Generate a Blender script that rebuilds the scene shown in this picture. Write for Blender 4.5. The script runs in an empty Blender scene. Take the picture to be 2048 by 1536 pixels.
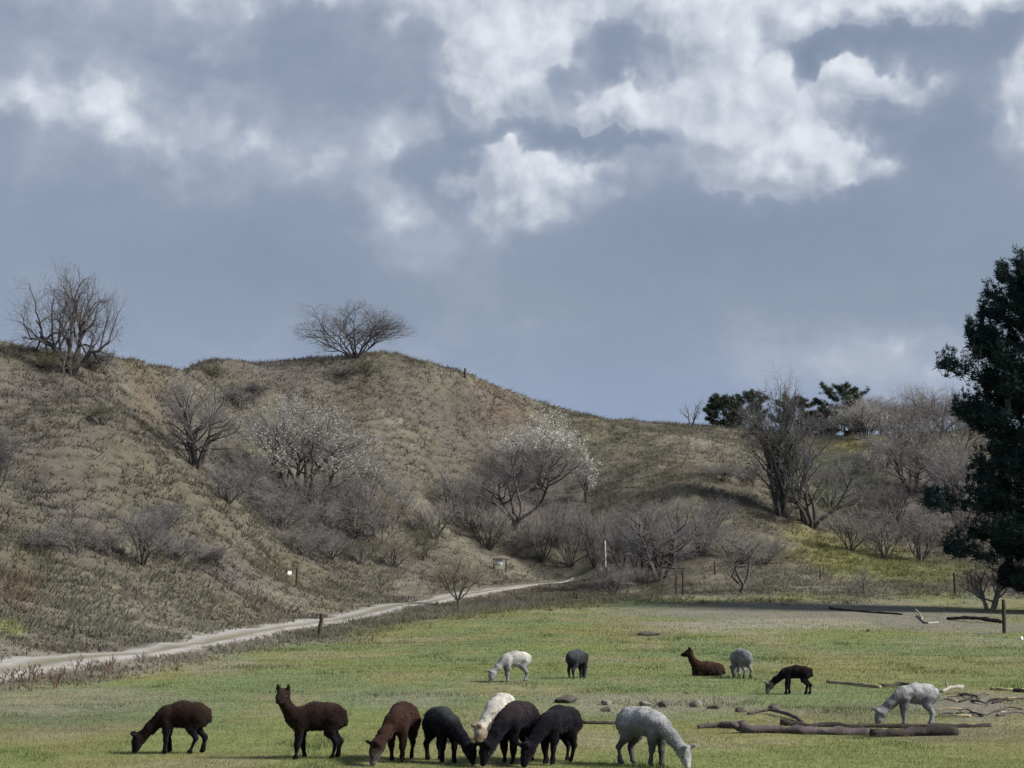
import bpy, math, random
import numpy as np
from mathutils import Vector

scene = bpy.context.scene
COL = scene.collection
R = math.radians

# ------------------------------------------------------------------ camera
F = 3600.0 / 2048.0            # focal length in picture widths
PITCH = math.atan(393.0 / 3600.0)
CAMH = 3.0
cam_data = bpy.data.cameras.new('camera')
cam_data.sensor_width = 36.0
cam_data.lens = 36.0 * F
cam_data.clip_start = 0.1
cam_data.clip_end = 6000.0
cam = bpy.data.objects.new('camera', cam_data)
COL.objects.link(cam)
cam.location = (0, 0, CAMH)
cam.rotation_euler = (R(90) + PITCH, 0, 0)
scene.camera = cam

# ------------------------------------------------------------------ view
scene.view_settings.view_transform = 'Standard'
scene.view_settings.look = 'None'
scene.view_settings.gamma = 1.0
scene.view_settings.exposure = 1.7
scene.view_settings.use_curve_mapping = False
scene.cycles.use_denoising = True
scene.cycles.max_bounces = 6
scene.cycles.diffuse_bounces = 3
scene.cycles.transparent_max_bounces = 6

# ------------------------------------------------------------------ sun
SUN_AZ, SUN_EL = R(108), R(37)
sun_data = bpy.data.lights.new('sun', 'SUN')
sun_data.energy = 2.1
sun_data.angle = R(15.0)
sun_data.color = (1.0, 0.94, 0.86)
sun = bpy.data.objects.new('sun', sun_data)
COL.objects.link(sun)
to_sun = Vector((math.cos(SUN_EL) * math.sin(SUN_AZ), math.cos(SUN_EL) * math.cos(SUN_AZ), math.sin(SUN_EL)))
sun.rotation_euler = to_sun.to_track_quat('Z', 'Y').to_euler()
sun.location = to_sun * 300

# ------------------------------------------------------------------ helpers: picture geometry
def ray(u, v):
    cx = (u - 1024.0) / 3600.0
    cy = (768.0 - v) / 3600.0
    c, s = math.cos(PITCH), math.sin(PITCH)
    return np.array([cx, c - cy * s, s + cy * c])

def at(u, v, d):
    r = ray(u, v)
    return r * (d / r[1]) + np.array([0, 0, CAMH])

def azel(u, v):
    r = ray(u, v)
    return math.atan2(r[0], r[1]), math.atan2(r[2], math.hypot(r[0], r[1]))

# ------------------------------------------------------------------ world: broken cloud over a clear sky
world = bpy.data.worlds.new('World')
scene.world = world
world.use_nodes = True
wt = world.node_tree
wt.nodes.clear()
world.cycles.sampling_method = 'MANUAL'
world.cycles.sample_map_resolution = 512

# bright (and a few dark) cloud masses: u, v, half width, half height, strength
LOBES = [
    (1055, 130, 90, 85, .95), (935, 110, 50, 60, .62), (985, 170, 80, 55, .34), (815, 250, 75, 50, .3),
    (1015, 330, 55, 60, .85), (1030, 395, 70, 55, .5), (1110, 350, 90, 60, .45),
    (1185, 215, 70, 45, .6), (1270, 225, 100, 50, .55), (1330, 180, 80, 60, .2),
    (1410, 85, 70, 50, .7), (1450, 150, 110, 80, .75), (1540, 200, 110, 80, .7), (1500, 300, 140, 50, .75),
    (1640, 335, 100, 45, 1.0), (1440, 275, 90, 40, .5), (1240, 330, 70, 35, .35), (1600, 240, 90, 60, .4),
    (1770, 185, 85, 45, 1.0), (1700, 150, 40, 50, .55), (2050, 210, 55, 90, .75),
    (1600, 5, 420, 42, .85), (1250, 5, 380, 40, .28), (600, 300, 200, 100, .13), (430, 250, 150, 70, .04), (850, 480, 80, 80, .17), (330, 430, 140, 60, .07), (120, 400, 170, 70, -.1), (700, 340, 90, 120, .08), (1230, 120, 70, 70, -.3), (480, 560, 220, 70, -.08), (900, 200, 50, 120, -.12), (500, -5, 420, 40, .34), (900, 10, 260, 40, .2), (1950, 0, 260, 25, .6),
    (185, 185, 80, 45, .42), (75, 225, 60, 32, .34), (235, 235, 90, 55, .26), (380, 100, 150, 60, .1),
    (810, 440, 60, 70, .24), (770, 520, 120, 60, .16), (1850, 700, 260, 60, .17), (1000, 760, 1400, 120, .1),
    (250, 110, 480, 150, .17), (250, 330, 300, 120, .08), (560, 330, 260, 90, .06), (1300, 60, 420, 100, .08),
    (1780, 60, 230, 45, -.45), (1850, 250, 150, 60, -.3), (1500, 470, 320, 90, -.22), (1110, 275, 170, 26, -.5), (1130, 175, 30, 50, -.3), (1290, 290, 110, 22, -.3),
    (880, 380, 70, 60, -.18), (640, 190, 140, 70, -.12), (600, 520, 260, 120, -.12), (1650, 110, 60, 60, -.45),
]

def nd(t, kind, **kw):
    n = t.nodes.new(kind)
    for k, v in kw.items():
        setattr(n, k, v)
    return n

def mathn(t, op, a, b=None, c=None, clamp=False):
    n = t.nodes.new('ShaderNodeMath')
    n.operation = op
    n.use_clamp = clamp
    for i, x in enumerate((a, b, c)):
        if x is None:
            continue
        if isinstance(x, (int, float)):
            n.inputs[i].default_value = x
        else:
            t.links.new(x, n.inputs[i])
    return n.outputs[0]

def vmath(t, op, a, b=None):
    n = t.nodes.new('ShaderNodeVectorMath')
    n.operation = op
    for i, x in enumerate((a, b)):
        if x is None:
            continue
        if isinstance(x, (tuple, list)):
            n.inputs[i].default_value = x
        else:
            t.links.new(x, n.inputs[i])
    return n.outputs['Value'] if op in ('DOT_PRODUCT', 'LENGTH') else n.outputs[0]

def mixc(t, f, a, b, mode='MIX'):
    n = t.nodes.new('ShaderNodeMix')
    n.data_type = 'RGBA'
    n.blend_type = mode
    for i, x in ((0, f), (6, a), (7, b)):
        if isinstance(x, (int, float)):
            n.inputs[i].default_value = x
        elif isinstance(x, (tuple, list)):
            n.inputs[i].default_value = tuple(x) + ((1,) if len(x) == 3 else ())
        else:
            t.links.new(x, n.inputs[i])
    return n.outputs[2]

def maprange(t, x, a, b, c=0.0, d=1.0, smooth=False):
    n = t.nodes.new('ShaderNodeMapRange')
    if smooth:
        n.interpolation_type = 'SMOOTHSTEP'
    t.links.new(x, n.inputs[0])
    for i, q in enumerate((a, b, c, d)):
        n.inputs[i + 1].default_value = q
    return n.outputs[0]

def noise(t, vec, scale, detail=4, rough=.55, dist=0.0, dim='3D'):
    n = t.nodes.new('ShaderNodeTexNoise')
    n.noise_dimensions = dim
    n.inputs['Scale'].default_value = scale
    n.inputs['Detail'].default_value = detail
    n.inputs['Roughness'].default_value = rough
    n.inputs['Distortion'].default_value = dist
    if vec is not None:
        t.links.new(vec, n.inputs['Vector'])
    return n

def cloud_group():
    g = bpy.data.node_groups.new('cloud_density', 'ShaderNodeTree')
    g.interface.new_socket('Vector', in_out='INPUT', socket_type='NodeSocketVector')
    g.interface.new_socket('Density', in_out='OUTPUT', socket_type='NodeSocketFloat')
    g.interface.new_socket('Lit', in_out='OUTPUT', socket_type='NodeSocketFloat')
    gi = nd(g, 'NodeGroupInput'); go = nd(g, 'NodeGroupOutput')
    p = gi.outputs[0]
    w1 = noise(g, p, 16, 3, .5, dim='2D')
    w2 = noise(g, p, 42, 3, .5, dim='2D')
    d1 = vmath(g, 'MULTIPLY', vmath(g, 'SUBTRACT', w1.outputs['Color'], (.5, .5, .5)), (.050, .036, 0))
    d2 = vmath(g, 'MULTIPLY', vmath(g, 'SUBTRACT', w2.outputs['Color'], (.5, .5, .5)), (.030, .026, 0))
    q = vmath(g, 'ADD', vmath(g, 'ADD', p, d1), d2)
    total = None; litsum = None
    for (u, v, ru, rv, s) in LOBES:
        a, e = azel(u, v)
        x = vmath(g, 'SUBTRACT', q, (a, e, 0))
        x = vmath(g, 'MULTIPLY', x, (3600 / ru, 3600 / rv, 0))
        r2 = vmath(g, 'DOT_PRODUCT', x, x)
        gs = mathn(g, 'POWER', .45, r2)
        total = mathn(g, 'MULTIPLY_ADD', gs, s, total if total is not None else 0.0)
        if s > .3:
            litsum = mathn(g, 'MULTIPLY_ADD', mathn(g, 'MULTIPLY', gs, s), vmath(g, 'DOT_PRODUCT', x, (.45, .75, 0)), litsum if litsum is not None else 0.0)
    def billow(scale, amt, base):
        vo = g.nodes.new('ShaderNodeTexVoronoi'); vo.voronoi_dimensions = '2D'; vo.feature = 'SMOOTH_F1'; vo.inputs['Scale'].default_value = scale
        vo.inputs['Smoothness'].default_value = .55
        g.links.new(q, vo.inputs['Vector'])
        k = mathn(g, 'SUBTRACT', .42, vo.outputs['Distance'])
        m = maprange(g, base, .05, .5, 0, amt, True)
        return mathn(g, 'MULTIPLY_ADD', k, m, base)
    total = billow(24, .75, total)
    total = billow(55, .42, total)
    b1 = noise(g, vmath(g, 'MULTIPLY', p, (1, 1.6, 1)), 9, 5, .55, .3, '2D')
    b2 = noise(g, vmath(g, 'MULTIPLY', p, (1, 1.5, 1)), 34, 5, .6, .2, '2D')
    t1 = mathn(g, 'MULTIPLY_ADD', mathn(g, 'SUBTRACT', b1.outputs[0], .5), .52, total)
    t2 = mathn(g, 'MULTIPLY_ADD', mathn(g, 'SUBTRACT', b2.outputs[0], .5), .2, t1)
    g.links.new(t2, go.inputs[0]); g.links.new(litsum, go.inputs[1])
    return g

tc = nd(wt, 'ShaderNodeTexCoord')
sep = nd(wt, 'ShaderNodeSeparateXYZ')
wt.links.new(vmath(wt, 'NORMALIZE', tc.outputs['Generated']), sep.inputs[0])
az = mathn(wt, 'ARCTAN2', sep.outputs[0], sep.outputs[1])
el = mathn(wt, 'ARCSINE', sep.outputs[2])
cmb = nd(wt, 'ShaderNodeCombineXYZ')
wt.links.new(az, cmb.inputs[0]); wt.links.new(el, cmb.inputs[1])
cg = cloud_group()
g1 = nd(wt, 'ShaderNodeGroup', node_tree=cg); wt.links.new(cmb.outputs[0], g1.inputs[0])
puff_a = noise(wt, cmb.outputs[0], 34, 4, .5, .2, '2D')
puff_b = noise(wt, vmath(wt, 'ADD', cmb.outputs[0], (.006, .009, 0)), 34, 4, .5, .2, '2D')
dens = g1.outputs[0]
puff = mathn(wt, 'SUBTRACT', puff_a.outputs[0], puff_b.outputs[0])
low = maprange(wt, el, 0.04, .16, 1, 0, True)
grey = mixc(wt, low, (.243, .290, .382), (.262, .335, .515))
dark = mixc(wt, mathn(wt, 'MULTIPLY', maprange(wt, dens, -.5, -.02, 1, 0), .6), grey, (.168, .208, .30))
veil = mixc(wt, maprange(wt, dens, -.02, .42, 0, .82, True), dark, (.44, .48, .565))
alpha = maprange(wt, dens, .24, .58, 0, 1, True)
tone = mathn(wt, 'ADD', mathn(wt, 'MULTIPLY_ADD', g1.outputs[1], .75, maprange(wt, dens, .3, 1.3, .30, .72)), mathn(wt, 'MULTIPLY', puff, 1.5), clamp=True)
heap = mixc(wt, tone, (.365, .40, .48), (.76, .79, .84))
c2 = mixc(wt, alpha, veil, heap)
sky = nd(wt, 'ShaderNodeTexSky', sky_type='NISHITA')
sky.sun_disc = False
sky.sun_elevation = SUN_EL
sky.sun_rotation = SUN_AZ
bg1 = nd(wt, 'ShaderNodeBackground'); wt.links.new(sky.outputs[0], bg1.inputs[0]); bg1.inputs[1].default_value = .04
bg2 = nd(wt, 'ShaderNodeBackground'); wt.links.new(c2, bg2.inputs[0]); bg2.inputs[1].default_value = .33
mx = nd(wt, 'ShaderNodeMixShader')
mx.inputs[0].default_value = .9
wt.links.new(bg1.outputs[0], mx.inputs[1]); wt.links.new(bg2.outputs[0], mx.inputs[2])
wo = nd(wt, 'ShaderNodeOutputWorld')
wt.links.new(mx.outputs[0], wo.inputs[0])

# ------------------------------------------------------------------ helpers: objects
def tag(o, label=None, cat=None, group=None, kind=None):
    if label: o['label'] = label
    if cat: o['category'] = cat
    if group: o['group'] = group
    if kind: o['kind'] = kind
    return o

def mesh_np(name, verts, faces, mat=None, parent=None, col=None, smooth=True, loc=None):
    """verts (n,3), faces (m,k) all of one size"""
    verts = np.ascontiguousarray(verts, dtype=np.float32)
    faces = np.ascontiguousarray(faces, dtype=np.int32)
    me = bpy.data.meshes.new(name)
    n, (m, k) = len(verts), faces.shape
    me.vertices.add(n); me.vertices.foreach_set('co', verts.ravel())
    me.loops.add(m * k); me.loops.foreach_set('vertex_index', faces.ravel())
    me.polygons.add(m)
    me.polygons.foreach_set('loop_start', np.arange(0, m * k, k, dtype=np.int32))
    me.polygons.foreach_set('loop_total', np.full(m, k, dtype=np.int32))
    if smooth:
        me.polygons.foreach_set('use_smooth', np.ones(m, dtype=bool))
    if col is not None:
        at_ = me.color_attributes.new('Col', 'FLOAT_COLOR', 'POINT')
        c = np.ones((n, 4), dtype=np.float32); c[:, :3] = col
        at_.data.foreach_set('color', c.ravel())
    me.update(calc_edges=True)
    if mat: me.materials.append(mat)
    o = bpy.data.objects.new(name, me)
    COL.objects.link(o)
    if parent is not None: o.parent = parent
    if loc is not None: o.location = loc
    return o

def empty(name, loc):
    o = bpy.data.objects.new(name, None)
    o.empty_display_size = .3
    COL.objects.link(o)
    o.location = loc
    return o

def lean_up(m, amt):
    t = m.node_tree; b = t.nodes['Principled BSDF']
    ge = nd(t, 'ShaderNodeNewGeometry')
    v = vmath(t, 'ADD', vmath(t, 'MULTIPLY', ge.outputs['Normal'], (1 - amt,) * 3), (0, 0, amt))
    t.links.new(vmath(t, 'NORMALIZE', v), b.inputs['Normal'])
    return m

def pmat(name, color=(.5, .5, .5), rough=.9, attr=False, n_scale=0, n_amt=.0, n2_scale=0, n2_amt=0, bump=0, bump_scale=30, tint=None, spec=.2, transl=0):
    m = bpy.data.materials.new(name)
    m.use_nodes = True
    t = m.node_tree
    b = t.nodes['Principled BSDF']
    b.inputs['Roughness'].default_value = rough
    b.inputs['Specular IOR Level'].default_value = spec
    co = nd(t, 'ShaderNodeTexCoord')
    if attr:
        a = nd(t, 'ShaderNodeVertexColor', layer_name='Col')
        c = a.outputs[0]
    else:
        rgb = nd(t, 'ShaderNodeRGB'); rgb.outputs[0].default_value = (*color, 1)
        c = rgb.outputs[0]
    for s, amt in ((n_scale, n_amt), (n2_scale, n2_amt)):
        if s:
            nn = noise(t, co.outputs['Object'], s, 5, .6)
            f = maprange(t, nn.outputs[0], .28, .72, 1 - amt, 1 + amt)
            sc = vmath(t, 'SCALE', c)
            sn = sc.node; t.links.new(f, sn.inputs['Scale'])
            c = sc
    if tint:
        nn = noise(t, co.outputs['Object'], tint[1], 4, .55)
        c = mixc(t, maprange(t, nn.outputs[0], .45, .65, 0, tint[2]), c, tint[0])
    t.links.new(c, b.inputs['Base Color'])
    if bump:
        bn = noise(t, co.outputs['Object'], bump_scale, 6, .65)
        bp = nd(t, 'ShaderNodeBump'); bp.inputs['Strength'].default_value = bump
        bp.inputs['Distance'].default_value = .03
        t.links.new(bn.outputs[0], bp.inputs['Height'])
        t.links.new(bp.outputs[0], b.inputs['Normal'])
    if transl:
        tr = nd(t, 'ShaderNodeBsdfTranslucent'); t.links.new(c, tr.inputs[0])
        ms = nd(t, 'ShaderNodeMixShader'); ms.inputs[0].default_value = transl
        out = t.nodes['Material Output']
        t.links.new(b.outputs[0], ms.inputs[1]); t.links.new(tr.outputs[0], ms.inputs[2])
        t.links.new(ms.outputs[0], out.inputs[0])
    return m

# ------------------------------------------------------------------ noise in numpy
_nr = np.random.RandomState(5)
_LAT = _nr.rand(8, 256, 256)
def vnoise(x, y, k=0):
    x = np.asarray(x, float); y = np.asarray(y, float)
    xi = np.floor(x).astype(int); yi = np.floor(y).astype(int)
    fx = x - xi; fy = y - yi
    fx = fx * fx * (3 - 2 * fx); fy = fy * fy * (3 - 2 * fy)
    L = _LAT[k % 8]
    a = L[xi & 255, yi & 255]; b = L[(xi + 1) & 255, yi & 255]
    c = L[xi & 255, (yi + 1) & 255]; d = L[(xi + 1) & 255, (yi + 1) & 255]
    return (a * (1 - fx) + b * fx) * (1 - fy) + (c * (1 - fx) + d * fx) * fy - .5
def fbm(x, y, oct=4, k=0):
    s = 0; a = 1.0
    for i in range(oct):
        s = s + a * vnoise(np.asarray(x) * 2 ** i + 17.3 * i, np.asarray(y) * 2 ** i + 9.1 * i, k + i); a *= .5
    return s
_n3 = np.random.RandomState(8).rand(32, 32, 32)
def noise3(X, s):
    X = X / s; i = np.floor(X).astype(int); f = X - i; f = f * f * (3 - 2 * f)
    out = 0
    for a in (0, 1):
        for b in (0, 1):
            for c in (0, 1):
                w = (f[..., 0] if a else 1 - f[..., 0]) * (f[..., 1] if b else 1 - f[..., 1]) * (f[..., 2] if c else 1 - f[..., 2])
                out = out + w * _n3[(i[..., 0] + a) & 31, (i[..., 1] + b) & 31, (i[..., 2] + c) & 31]
    return out - .5

def sstep(a, b, x):
    t = np.clip((x - a) / (b - a), 0, 1)
    return t * t * (3 - 2 * t)

# ------------------------------------------------------------------ ground: the lie of the land
PATH_UV = [(0, 1348, 57.8), (300, 1310, 72.5), (400, 1289, 84), (600, 1254, 104), (800, 1210, 125), (900, 1195, 135), (1000, 1178, 145), (1150, 1163, 158)]
CP = [
    (-300, 1260, 62), (-300, 1200, 72), (-300, 1050, 92), (-300, 900, 108), (-300, 760, 122), (-300, 690, 132),
    (0, 1285, 67), (0, 1235, 76), (0, 1100, 96), (0, 950, 110), (0, 820, 122), (0, 700, 134),
    (130, 1240, 82), (130, 1130, 97), (130, 1000, 110), (130, 850, 122), (130, 755, 132), (130, 700, 140),
    (280, 1250, 88), (280, 1150, 102), (280, 1000, 117), (280, 870, 131), (280, 765, 145), (280, 715, 152),
    (400, 1230, 98), (400, 1140, 110), (400, 1050, 120), (400, 955, 130), (400, 915, 142), (400, 850, 151), (400, 770, 160), (400, 720, 167), (340, 717, 160), (460, 724, 171), (220, 712, 147),
    (530, 1210, 112), (530, 1140, 122), (530, 1085, 129), (530, 1045, 142), (530, 950, 153), (530, 850, 162), (530, 728, 174),
    (620, 1195, 120), (620, 1135, 131), (620, 1090, 141), (620, 1000, 152), (620, 850, 165), (620, 725, 176),
    (720, 1180, 132), (720, 1120, 142), (720, 1050, 151), (720, 900, 163), (720, 780, 172), (720, 712, 179),
    (830, 1165, 140), (830, 1120, 149), (830, 1050, 157), (830, 950, 165), (830, 850, 172), (830, 722, 182),
    (930, 1152, 148), (930, 1110, 156), (930, 1040, 164), (930, 940, 172), (930, 850, 178), (930, 755, 186),
    (1030, 1140, 156), (1030, 1070, 164), (1030, 980, 173), (1030, 900, 180), (1030, 788, 190),
    (1130, 1130, 160), (1130, 1060, 166), (1130, 980, 174), (1130, 900, 182), (1130, 820, 194),
    (1230, 1140, 152), (1230, 1080, 159), (1230, 1000, 167), (1230, 920, 178), (1230, 842, 198),
    (1350, 1155, 144), (1350, 1100, 151), (1350, 1020, 159), (1350, 940, 173), (1350, 853, 202),
    (1480, 1165, 140), (1480, 1110, 148), (1480, 1040, 158), (1480, 960, 170), (1480, 900, 184), (1480, 858, 206),
    (1580, 1165, 140), (1580, 1115, 149), (1580, 1050, 160), (1580, 1015, 170), (1580, 950, 182), (1580, 872, 208),
    (1660, 1160, 142), (1660, 1105, 153), (1660, 1040, 168), (1660, 980, 181), (1660, 920, 192), (1660, 872, 210),
    (1740, 1160, 144), (1740, 1100, 157), (1740, 1000, 177), (1740, 930, 190), (1740, 876, 207),
    (1850, 1165, 142), (1850, 1100, 160), (1850, 1000, 180), (1850, 920, 194), (1850, 868, 212),
    (2000, 1175, 138), (2000, 1100, 160), (2000, 1000, 182), (2000, 900, 203), (2000, 860, 216),
    (2350, 1185, 132), (2350, 1100, 160), (2350, 1000, 185), (2350, 900, 206),
    (1300, 1197, 131), (1500, 1196, 131), (1750, 1197, 131), (2048, 1200, 130), (2400, 1200, 130),
    (1180, 1190, 140), (1050, 1205, 130), (900, 1222, 118), (760, 1245, 105), (640, 1272, 94),
]
pts = [at(*c) for c in CP] + [at(*c) for c in PATH_UV]
crest = [(-300, 690, 132), (0, 700, 134), (130, 700, 140), (220, 712, 147), (280, 715, 152), (340, 717, 160), (400, 720, 167), (460, 724, 171), (530, 728, 174), (620, 725, 176), (720, 712, 179), (830, 722, 182),
         (930, 755, 186), (1030, 788, 190), (1130, 820, 194), (1230, 842, 198), (1350, 853, 202), (1480, 858, 206), (1660, 872, 210), (1850, 868, 212), (2000, 860, 216)]
for c in crest:
    p = at(*c)
    pts.append(p + [0, 14, -.6]); pts.append(p + [0, 55, -3])
for y in (0, 15, 30, 45, 60):
    for x in (-70, -40, -20, -8, 5, 20, 40, 70):
        if y >= 60 and x < -16: continue
        if y >= 45 and x < -38: continue
        pts.append(np.array([x, y, 0.0]))
for x in (-4, 8, 24, 45, 70):
    pts.append(np.array([x, 80, 0.12])); pts.append(np.array([x, 105, .75]))
pts = np.array(pts)

def tps_fit(p, lam=.6):
    n = len(p)
    d2 = ((p[:, None, :2] - p[None, :, :2]) ** 2).sum(-1)
    K = np.where(d2 > 0, .5 * d2 * np.log(np.maximum(d2, 1e-9)), 0)
    A = np.zeros((n + 3, n + 3))
    A[:n, :n] = K + np.eye(n) * lam * 10
    A[:n, n] = 1; A[:n, n + 1:] = p[:, :2]
    A[n, :n] = 1; A[n + 1:, :n] = p[:, :2].T
    return np.linalg.solve(A, np.concatenate([p[:, 2], np.zeros(3)]))
W_ = tps_fit(pts)
def tps(x, y):
    out = np.full(x.shape, W_[-3]) + W_[-2] * x + W_[-1] * y
    for i in range(len(pts)):
        d2 = (x - pts[i, 0]) ** 2 + (y - pts[i, 1]) ** 2
        out += W_[i] * .5 * d2 * np.log(np.maximum(d2, 1e-9))
    return out

# graded axes: fine where the land is seen, coarse out to the horizon
def axis(lo, hi, step, far):
    core = np.arange(lo, hi + 1e-6, step)
    out = [step * 1.35 ** i for i in range(1, 60)]
    ext = np.cumsum(out); ext = ext[ext < far]
    return np.concatenate([lo - ext[::-1], core, hi + ext])
GX = axis(-66, 66, .42, 1800)
GY = axis(18, 232, .42, 1800)
gx, gy = np.meshgrid(GX, GY)                # [iy, ix]
cxx = np.clip(gx, -75, 75); cyy = np.clip(gy, 4, 262)
# evaluate the smooth spline on a coarser lattice, then interpolate
LX = np.arange(-76, 76.1, 1.0); LY = np.arange(3, 264.1, 1.0)
lx, ly = np.meshgrid(LX, LY)
LZ = tps(lx, ly)
def base_z(x, y):
    fx = np.clip(x - LX[0], 0, len(LX) - 1.001); fy = np.clip(y - LY[0], 0, len(LY) - 1.001)
    ix = fx.astype(int); iy = fy.astype(int); fx = fx - ix; fy = fy - iy
    return (LZ[iy, ix] * (1 - fx) + LZ[iy, ix + 1] * fx) * (1 - fy) + (LZ[iy + 1, ix] * (1 - fx) + LZ[iy + 1, ix + 1] * fx) * fy

path_pts = np.array([at(*c) for c in PATH_UV])
_a = path_pts[0] + (path_pts[0] - path_pts[1]) * 2.4
path_pts = np.concatenate([[np.array([_a[0], _a[1], 0])], path_pts])
tt = np.concatenate([[0], np.cumsum(np.linalg.norm(np.diff(path_pts[:, :2], axis=0), axis=1))])
ts = np.arange(0, tt[-1], .6)
pc = np.stack([np.interp(ts, tt, path_pts[:, i]) for i in (0, 1)], 1)
for _ in range(40):
    pc[1:-1] = .25 * pc[:-2] + .5 * pc[1:-1] + .25 * pc[2:]
def path_dist(x, y):
    x = np.asarray(x); sh = x.shape; x = x.ravel(); y = np.asarray(y).ravel()
    out = np.full(x.shape, 1e3)
    sel = np.where((x > -40) & (x < 20) & (y > 0) & (y < 190))[0]
    for ch in np.array_split(sel, max(1, len(sel) // 20000)):
        d = ((x[ch, None] - pc[None, ::3, 0]) ** 2 + (y[ch, None] - pc[None, ::3, 1]) ** 2).min(1)
        out[ch] = np.sqrt(d)
    return out.reshape(sh)

HILL = lambda z: sstep(1.0, 4.0, z)
def full_z(x, y, pd=None):
    z = base_z(np.clip(x, -75, 75), np.clip(y, 4, 262))
    if pd is None: pd = path_dist(x, y)
    off = sstep(1.9, 4.5, pd)
    h = HILL(z)
    rough = np.maximum(h, sstep(-9, -13, x - (y - 58) * .06) * sstep(36, 44, y) * .5)
    n = fbm(x / 9, y / 9, 4, 0) * .4 * h + fbm(x / 2.6, y / 2.6, 3, 2) * (.07 + .42 * h + .16 * rough * (1 - h))
    # little sheep terraces along the contours of the steep faces
    ph = z / .95 + fbm(x / 7, y / 7, 3, 4) * 2.4
    tri = np.abs((ph % 1) - .5) * 2
    patch = np.maximum(sstep(-.1, .25, fbm(x / 22, y / 22, 3, 6)), np.exp(-(((x + 9.5) / 7) ** 2 + ((y - 169) / 9) ** 2)))
    n = n + (tri - .5) * .34 * sstep(3, 7, z) * patch * sstep(30, 26, z)
    n = n + fbm(x / 14, y / 14, 2, 3) * .10 * (1 - h)
    return z + n * off
PD = path_dist(gx, gy)
gz = full_z(gx, gy, PD)
# bilinear height on the very same lattice
def gz_at(x, y):
    x = np.asarray(x, float); y = np.asarray(y, float)
    ix = np.clip(np.searchsorted(GX, x) - 1, 0, len(GX) - 2); iy = np.clip(np.searchsorted(GY, y) - 1, 0, len(GY) - 2)
    fx = np.clip((x - GX[ix]) / (GX[ix + 1] - GX[ix]), 0, 1); fy = np.clip((y - GY[iy]) / (GY[iy + 1] - GY[iy]), 0, 1)
    return (gz[iy, ix] * (1 - fx) + gz[iy, ix + 1] * fx) * (1 - fy) + (gz[iy + 1, ix] * (1 - fx) + gz[iy + 1, ix + 1] * fx) * fy

_ds = np.arange(15, 260, .1)
def hit(u, v):
    r = ray(u, v)
    x = r[0] / r[1] * _ds; z = CAMH + r[2] / r[1] * _ds
    g = gz_at(x, _ds)
    k = np.argmax(g >= z)
    if g[k] < z[k]:
        # sky: nearest approach to the ground
        k = np.argmax(np.where(_ds > 60, (g - z) / _ds, -9))
    return Vector((x[k], _ds[k], g[k]))
def pxm(p):           # picture pixels per metre at a place
    return 3600.0 / p[1]

# ------------------------------------------------------------------ ground colours (what grows where)
def ellipse(x, y, u, v, ru, rv, soft=.35):
    c = hit(u, v); a = hit(u + ru, v); b0 = hit(u, v + rv); b1 = hit(u, max(v - rv, 0))
    rx = abs(a.x - c.x) + 1e-3; ry = abs(b1.y - b0.y) / 2 + 1e-3
    # axes follow the line of sight from the pasture gate
    sx = (x - c.x * y / c.y)
    q = np.sqrt((sx / rx) ** 2 + ((y - c.y) / ry) ** 2) + fbm(x / (rx * .5), y / (ry * .5), 3, 5) * .7
    return 1 - sstep(1 - soft, 1 + soft, q)

GREEN = np.array([.158, .180, .070]); GREEN2 = np.array([.140, .174, .082]); OLIVE = np.array([.184, .178, .078])
STRAW = np.array([.208, .198, .153]); DRY = np.array([.140, .129, .102]); MAUVE = np.array([.121, .111, .104]); SAGE = np.array([.132, .130, .084])
SOIL = np.array([.165, .154, .132]); RUST = np.array([.19, .125, .080]); DARK = np.array([.085, .077, .066])
def terrace(x, y, z):
    ph = z / .95 + fbm(x / 7, y / 7, 3, 4) * 2.4
    tri = np.abs((ph % 1) - .5) * 2
    return tri, sstep(-.1, .25, fbm(x / 22, y / 22, 3, 6)) * sstep(3, 7, z)
EDGE_PX = [(0, 1392), (200, 1366), (330, 1338), (450, 1316), (620, 1286), (800, 1254), (1000, 1226), (1180, 1208), (1300, 1196), (1480, 1192), (1800, 1190), (2100, 1194), (2600, 1200)]
edge_w = np.array([hit(*e) for e in EDGE_PX])
edge_az = edge_w[:, 0] / edge_w[:, 1]; edge_y = edge_w[:, 1]
def pasture_mask(x, y):
    lim = np.interp(x / np.maximum(y, 1), edge_az, edge_y)
    lim = np.where(x / np.maximum(y, 1) < edge_az[0], edge_y[0], lim)
    return 1 - sstep(-.06, .05, (y - lim) / np.maximum(lim, 1) + fbm(x / 3.5, y / 6, 3, 1) * .07)

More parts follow.
